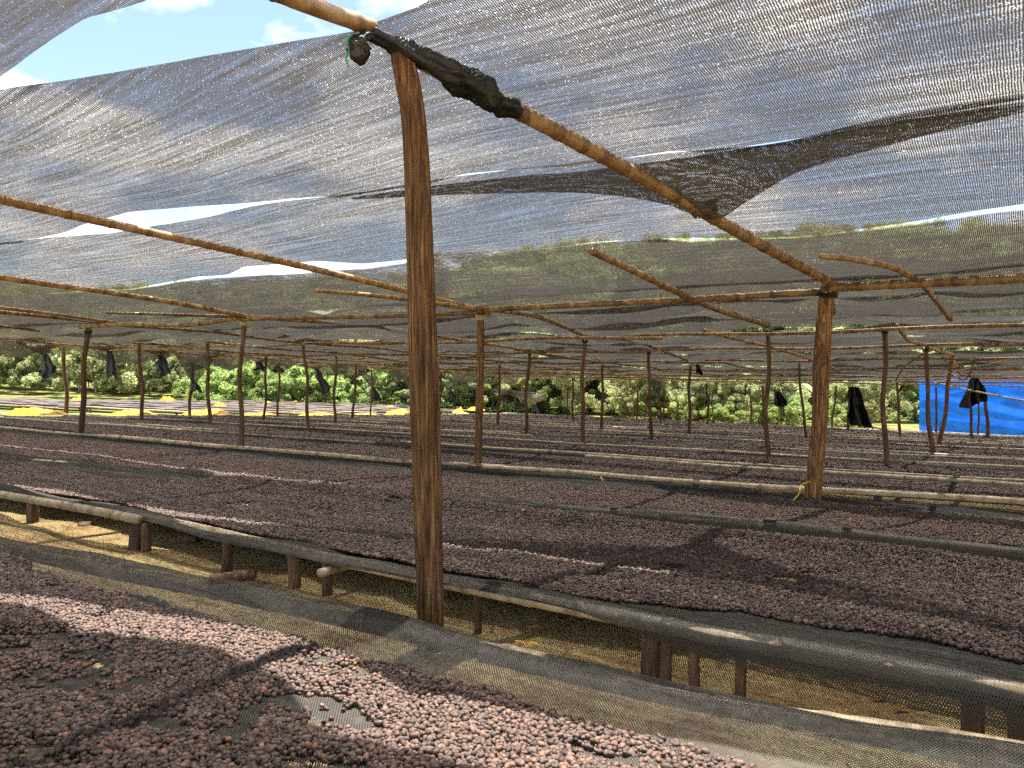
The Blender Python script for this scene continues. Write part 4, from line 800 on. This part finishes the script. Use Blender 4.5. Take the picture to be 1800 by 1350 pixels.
def tree_kind(kind):
    if kind == 'slim':
        h = 10.; cen = np.array([[RNG.normal(0, .55) * (1 + .4 * q), RNG.normal(0, .55), 3.2 + 7.2 * q, RNG.uniform(.5, 1.0)] for q in np.linspace(0, 1, 26)]); lv = leaf_quads(cen, 13000, 1, .085); tr = trunk_mesh(10, .13, cen[::3], .3); mt = 'leaf_b'
    if kind == 'broad':
        h = 9.; cen = np.array([[RNG.normal(0, 1.7), RNG.normal(0, 1.7), RNG.uniform(3.0, 8.6), RNG.uniform(.7, 1.35)] for _ in range(34)]); lv = leaf_quads(cen, 20000, 1, .105); tr = trunk_mesh(6, .2, cen[::3], -.2); mt = 'leaf_a'
    if kind == 'dense':
        h = 8.; cen = np.array([[RNG.normal(0, 1.5), RNG.normal(0, 1.5), RNG.uniform(.8, 7.8), RNG.uniform(.35, .95)] for _ in range(52)]); lv = leaf_quads(cen, 18000, 1, .12); tr = trunk_mesh(5, .18, cen[::4], .2); mt = 'leaf_d'
    if kind == 'bush':
        h = 3.; cen = np.array([[RNG.normal(0, 1.0), RNG.normal(0, 1.0), RNG.uniform(.1, 2.5), RNG.uniform(.22, .6)] for _ in range(38)]); lv = leaf_quads(cen, 11000, 1, .085); tr = trunk_mesh(1.4, .07, cen[::3]); mt = 'leaf_c'
    if kind == 'shrub':
        h = 4.; cen = np.array([[RNG.normal(0, 1.25), RNG.normal(0, 1.25), RNG.uniform(.1, 1) ** .8 * 4.4, RNG.uniform(.2, .62)] for _ in range(46)]); lv = leaf_quads(cen, 13000, 1, .10); tr = trunk_mesh(2.2, .08, cen[::3]); mt = 'leaf_a'
    return mesh('crown_' + kind, lv[0], lv[1], M[mt], None, False), mesh('trunk_' + kind, tr[0], tr[1], M['bark'])
KINDS_ = {k_: [tree_kind(k_) for _ in range(2)] for k_ in ('slim', 'broad', 'dense', 'bush', 'shrub')}
m_ = []; Vb, Fb = [], []
for i in range(9):                      # banana plant: long arching blades
    a = i * 2.4; n1 = 9; q = np.linspace(0, 1, n1); L_ = RNG.uniform(1.6, 2.4); wd = .24 * np.sin(math.pi * np.clip(q * .93 + .05, 0, 1)) ** .6; rx_ = q * L_ * .55 * (1 + .3 * q); zz = 1.3 + L_ * (.95 * q - .62 * q ** 2.4)
    for sgn in (-1, 0, 1): Vb.append(np.stack([rx_ * math.cos(a) - sgn * wd * math.sin(a), rx_ * math.sin(a) + sgn * wd * math.cos(a), zz + .05 * abs(sgn)], -1))
    o_ = i * 3 * n1
    for j in range(n1 - 1):
        for c_ in (0, 1): Fb.append((o_ + c_ * n1 + j, o_ + c_ * n1 + j + 1, o_ + (c_ + 1) * n1 + j + 1, o_ + (c_ + 1) * n1 + j))
vt, ft = tube([(0, 0, -.1), (.02, 0, .8), (0, 0, 1.5)], [.14, .12, .08], 8)
KINDS_['banana'] = [(mesh('crown_banana', np.concatenate(Vb), Fb, M['leaf_b']), mesh('trunk_banana', vt, ft, M['leaf_a']))]
TLAB = {'slim': ('slim_tree', 'tall slim tree with sparse feathery crown behind the beds', 'tree'), 'broad': ('broad_tree', 'yellow green spreading tree in the wood behind the beds', 'tree'), 'dense': ('dense_tree', 'dark dense leafy tree in the wood behind the beds', 'tree'),
        'bush': ('bush', 'bright green rounded bush at the edge of the open beds', 'bush'), 'shrub': ('shrub', 'tall yellow green shrub at the foot of the wood', 'shrub'), 'banana': ('banana_plant', 'banana plant with long arching leaves among the shrubs', 'plant')}
def plant(kind, px, Y, sc):
    X = (px - 900) / F * Y; nm, lb, ct = TLAB[kind]; e = empty(nm, (X, Y, float(zg(X, Y)) - .03)); e.rotation_euler = (0, 0, random.uniform(0, 6.28)); e.scale = (sc, sc, sc * random.uniform(.9, 1.15))
    c_, t_ = random.choice(KINDS_[kind]); child('crown', c_, e); child('trunk', t_, e); tag(e, lb, ct, 'plants of the wood behind the beds'); return e
first_crown = None
for i in range(46):       # wood on the far left, farther away
    plant(random.choice(['slim', 'slim', 'slim', 'broad', 'broad']), random.uniform(-80, 700), random.uniform(74, 100), random.uniform(.55, .85))
for i in range(26): plant('shrub', random.uniform(-60, 700), random.uniform(68, 76), random.uniform(.7, 1.1))
for i in range(44): plant('shrub', -90 + i * 18 + random.uniform(-12, 12), random.uniform(60, 72), random.uniform(.75, 1.25))
for px, Y, sc in ((355, 58, .8), (380, 56, 1.0), (410, 55, .9), (432, 54, 1.2), (462, 54, .9), (500, 52, .9), (530, 52, 1.0), (552, 51, 1.15), (575, 53, .8), (615, 52, .9), (640, 53, .8), (683, 50, 1.25), (715, 51, .8), (790, 51, .9), (820, 50, 1.1), (850, 49, .9), (895, 48, .8)): plant('bush', px, Y, sc)
for i in range(50):       # wood behind the far beds
    px_ = random.uniform(620, 1660); plant(random.choice(['broad', 'dense', 'broad', 'slim', 'slim']), px_, random.uniform(52, 72), random.uniform(.8, 1.25) * float(np.interp(px_, [620, 760, 950], [.62, .75, 1])))
for i in range(34): plant(random.choice(['shrub', 'shrub', 'shrub', 'bush']), random.uniform(700, 1640), random.uniform(43, 50), random.uniform(.75, 1.15))
for px in (1172, 1262, 1290, 1435): plant('banana', px, random.uniform(40, 42), random.uniform(.7, .95))
for i in range(46):       # undergrowth close behind the last bed
    s_, t_ = random.uniform(-2, 26), random.uniform(33.8, 37.5); x_, y_ = xy(s_, t_)
    if not (-3 < s_ < 4.6): plant(random.choice(['shrub', 'shrub', 'bush', 'slim', 'slim', 'broad']), 900 + x_ / y_ * F, y_ + random.uniform(0, 3), random.uniform(.32, .75))
for i in range(20):
    x_, y_ = xy(random.uniform(5.2, 16), random.uniform(33.0, 34.4)); plant(random.choice(['bush', 'shrub']), 900 + x_ / y_ * F, y_, random.uniform(.28, .5))
for i in range(12): plant(random.choice(['broad', 'dense']), random.uniform(1650, 2300), random.uniform(46, 62), random.uniform(.9, 1.2))

# wooded hillside, too far to tell the trees apart
n = 2600; a = RNG.uniform(-1.3, 1.3, n); Y = RNG.uniform(88, 215, n); X = a * Y; pts = np.stack([X, Y, zg(X, Y) - .2], -1)
me = mesh('hill_forest', pts, [], None); aa = me.attributes.new('sc', 'FLOAT', 'POINT'); aa.data.foreach_set('value', RNG.uniform(.6, 1.25, n).astype(np.float32))
ng = bpy.data.node_groups.new('forest', 'GeometryNodeTree'); ng.interface.new_socket('Geometry', in_out='INPUT', socket_type='NodeSocketGeometry'); ng.interface.new_socket('Geometry', in_out='OUTPUT', socket_type='NodeSocketGeometry')
nn, ll = ng.nodes, ng.links; gi = nn.new('NodeGroupInput'); go = nn.new('NodeGroupOutput'); ip = nn.new('GeometryNodeInstanceOnPoints'); oi = nn.new('GeometryNodeObjectInfo')
src = [o for o in bpy.data.objects if o.name.startswith('crown') and o.data.name.startswith('crown_broad')][0]; oi.inputs['Object'].default_value = src; oi.inputs['As Instance'].default_value = True
na_ = nn.new('GeometryNodeInputNamedAttribute'); na_.inputs['Name'].default_value = 'sc'; rv = nn.new('FunctionNodeRandomValue'); rv.data_type = 'FLOAT'; rv.inputs[3].default_value = 6.28; cx = nn.new('ShaderNodeCombineXYZ'); ll.new(rv.outputs[1], cx.inputs[2])
ll.new(gi.outputs[0], ip.inputs['Points']); ll.new(oi.outputs['Geometry'], ip.inputs['Instance']); ll.new(na_.outputs['Attribute'], ip.inputs['Scale']); ll.new(cx.outputs[0], ip.inputs['Rotation']); ll.new(ip.outputs[0], go.inputs[0])
o = link('hill_forest', me); md = o.modifiers.new('forest', 'NODES'); md.node_group = ng; tag(o, 'distant green wooded hillside behind the roof', 'forest', None, 'stuff')

# ------------------------------------------------------------------ soil details in the aisle
n = 16000; s = RNG.uniform(-1.5, 8.5, n); t = RNG.uniform(2.2, 4.6, n); ok = fbm(s * 1.6, t * 1.6, 3) + RNG.normal(0, .12, n) > -.06; s, t = s[ok], t[ok]; n = len(s)
x, y = xy(s, t); z = zg(x, y) + .035 * fbm(x * 1.7, y * 1.7) * np.exp(-np.abs(y) / 30) - .004
h = RNG.uniform(.006, .03, n); straw = RNG.random(n) < .05; h = np.where(straw, .006, h); a = RNG.uniform(0, 6.28, n); ln = np.where(straw, RNG.uniform(.05, .16, n), RNG.uniform(.2, 1.6, n) * h); w_ = RNG.uniform(.0012, .0026, n); ca, sa = np.cos(a), np.sin(a)
B0 = np.stack([x - sa * w_, y + ca * w_, z], -1); B1 = np.stack([x + sa * w_, y - ca * w_, z], -1); T0 = np.stack([x + ca * ln, y + sa * ln, z + h], -1); Mi = (B1 + T0) / 2 + np.stack([0 * x, 0 * x, h * .22], -1)
V = np.stack([B0, B1, Mi, T0], 1).reshape(-1, 3); o = link('dry_grass', mesh('dry_grass', V, np.arange(4 * n).reshape(-1, 4), M['blade'], None, False)); tag(o, 'short dry grass on the soil between the two front beds', 'grass', None, 'stuff')
def on_soil(px, py):
    x, y = solve(px, py, lambda a, c: zg(a, c) + 0.0); return x, y
def leafshape(px, py, L_, label):
    x, y = on_soil(px, py); n1 = 7; q = np.linspace(-1, 1, n1); V = [(L_ * v_, sg * L_ * .32 * math.sqrt(max(0, 1 - v_ * v_)), .006 + .012 * v_ * v_ + .006 * abs(sg)) for v_ in q for sg in (-1, 0, 1)]
    o = link('fallen_leaf', mesh('fallen_leaf', V, grid_faces(n1, 3), M['dryleaf'])); o.location = (x, y, float(zg(x, y)) + .01); o.rotation_euler = (.15, .1, random.uniform(-.6, .6)); tag(o, label, 'leaf', 'fallen leaves on the soil')
for px, py in ((1545, 1229), (1582, 1248), (1607, 1243), (935, 1110), (700, 1090)): leafshape(px, py, .032, 'yellow fallen leaf on the soil between the front beds')
x, y = on_soil(405, 1024); crooked('log', (x - .10, y - .02, float(zg(x, y)) + .02), (x + .13, y + .03, float(zg(x, y)) + .045), .03, .024, 'leg', 'short brown log lying at the foot of a bed leg', wob=.004, cat='log', step=.03)
for px, py, r_ in ((332, 951, .07), (150, 925, .05), (1490, 1200, .012), (865, 1105, .014)):
    x, y = on_soil(px, py); bm = bmesh.new(); bmesh.ops.create_icosphere(bm, subdivisions=3, radius=r_)
    for v in bm.verts: v.co *= 1 + .5 * float(noise2(v.co.x * 22 + px, v.co.y * 22 + v.co.z * 17)); v.co.z *= .6
    me = bpy.data.meshes.new('stone'); bm.to_mesh(me); bm.free(); me.materials.append(M['stone']); o = link('stone', me); o.location = (x, y, float(zg(x, y)) + r_ * .2); tag(o, 'brown stone lying on the shaded soil under a bed', 'stone', 'stones on the soil')
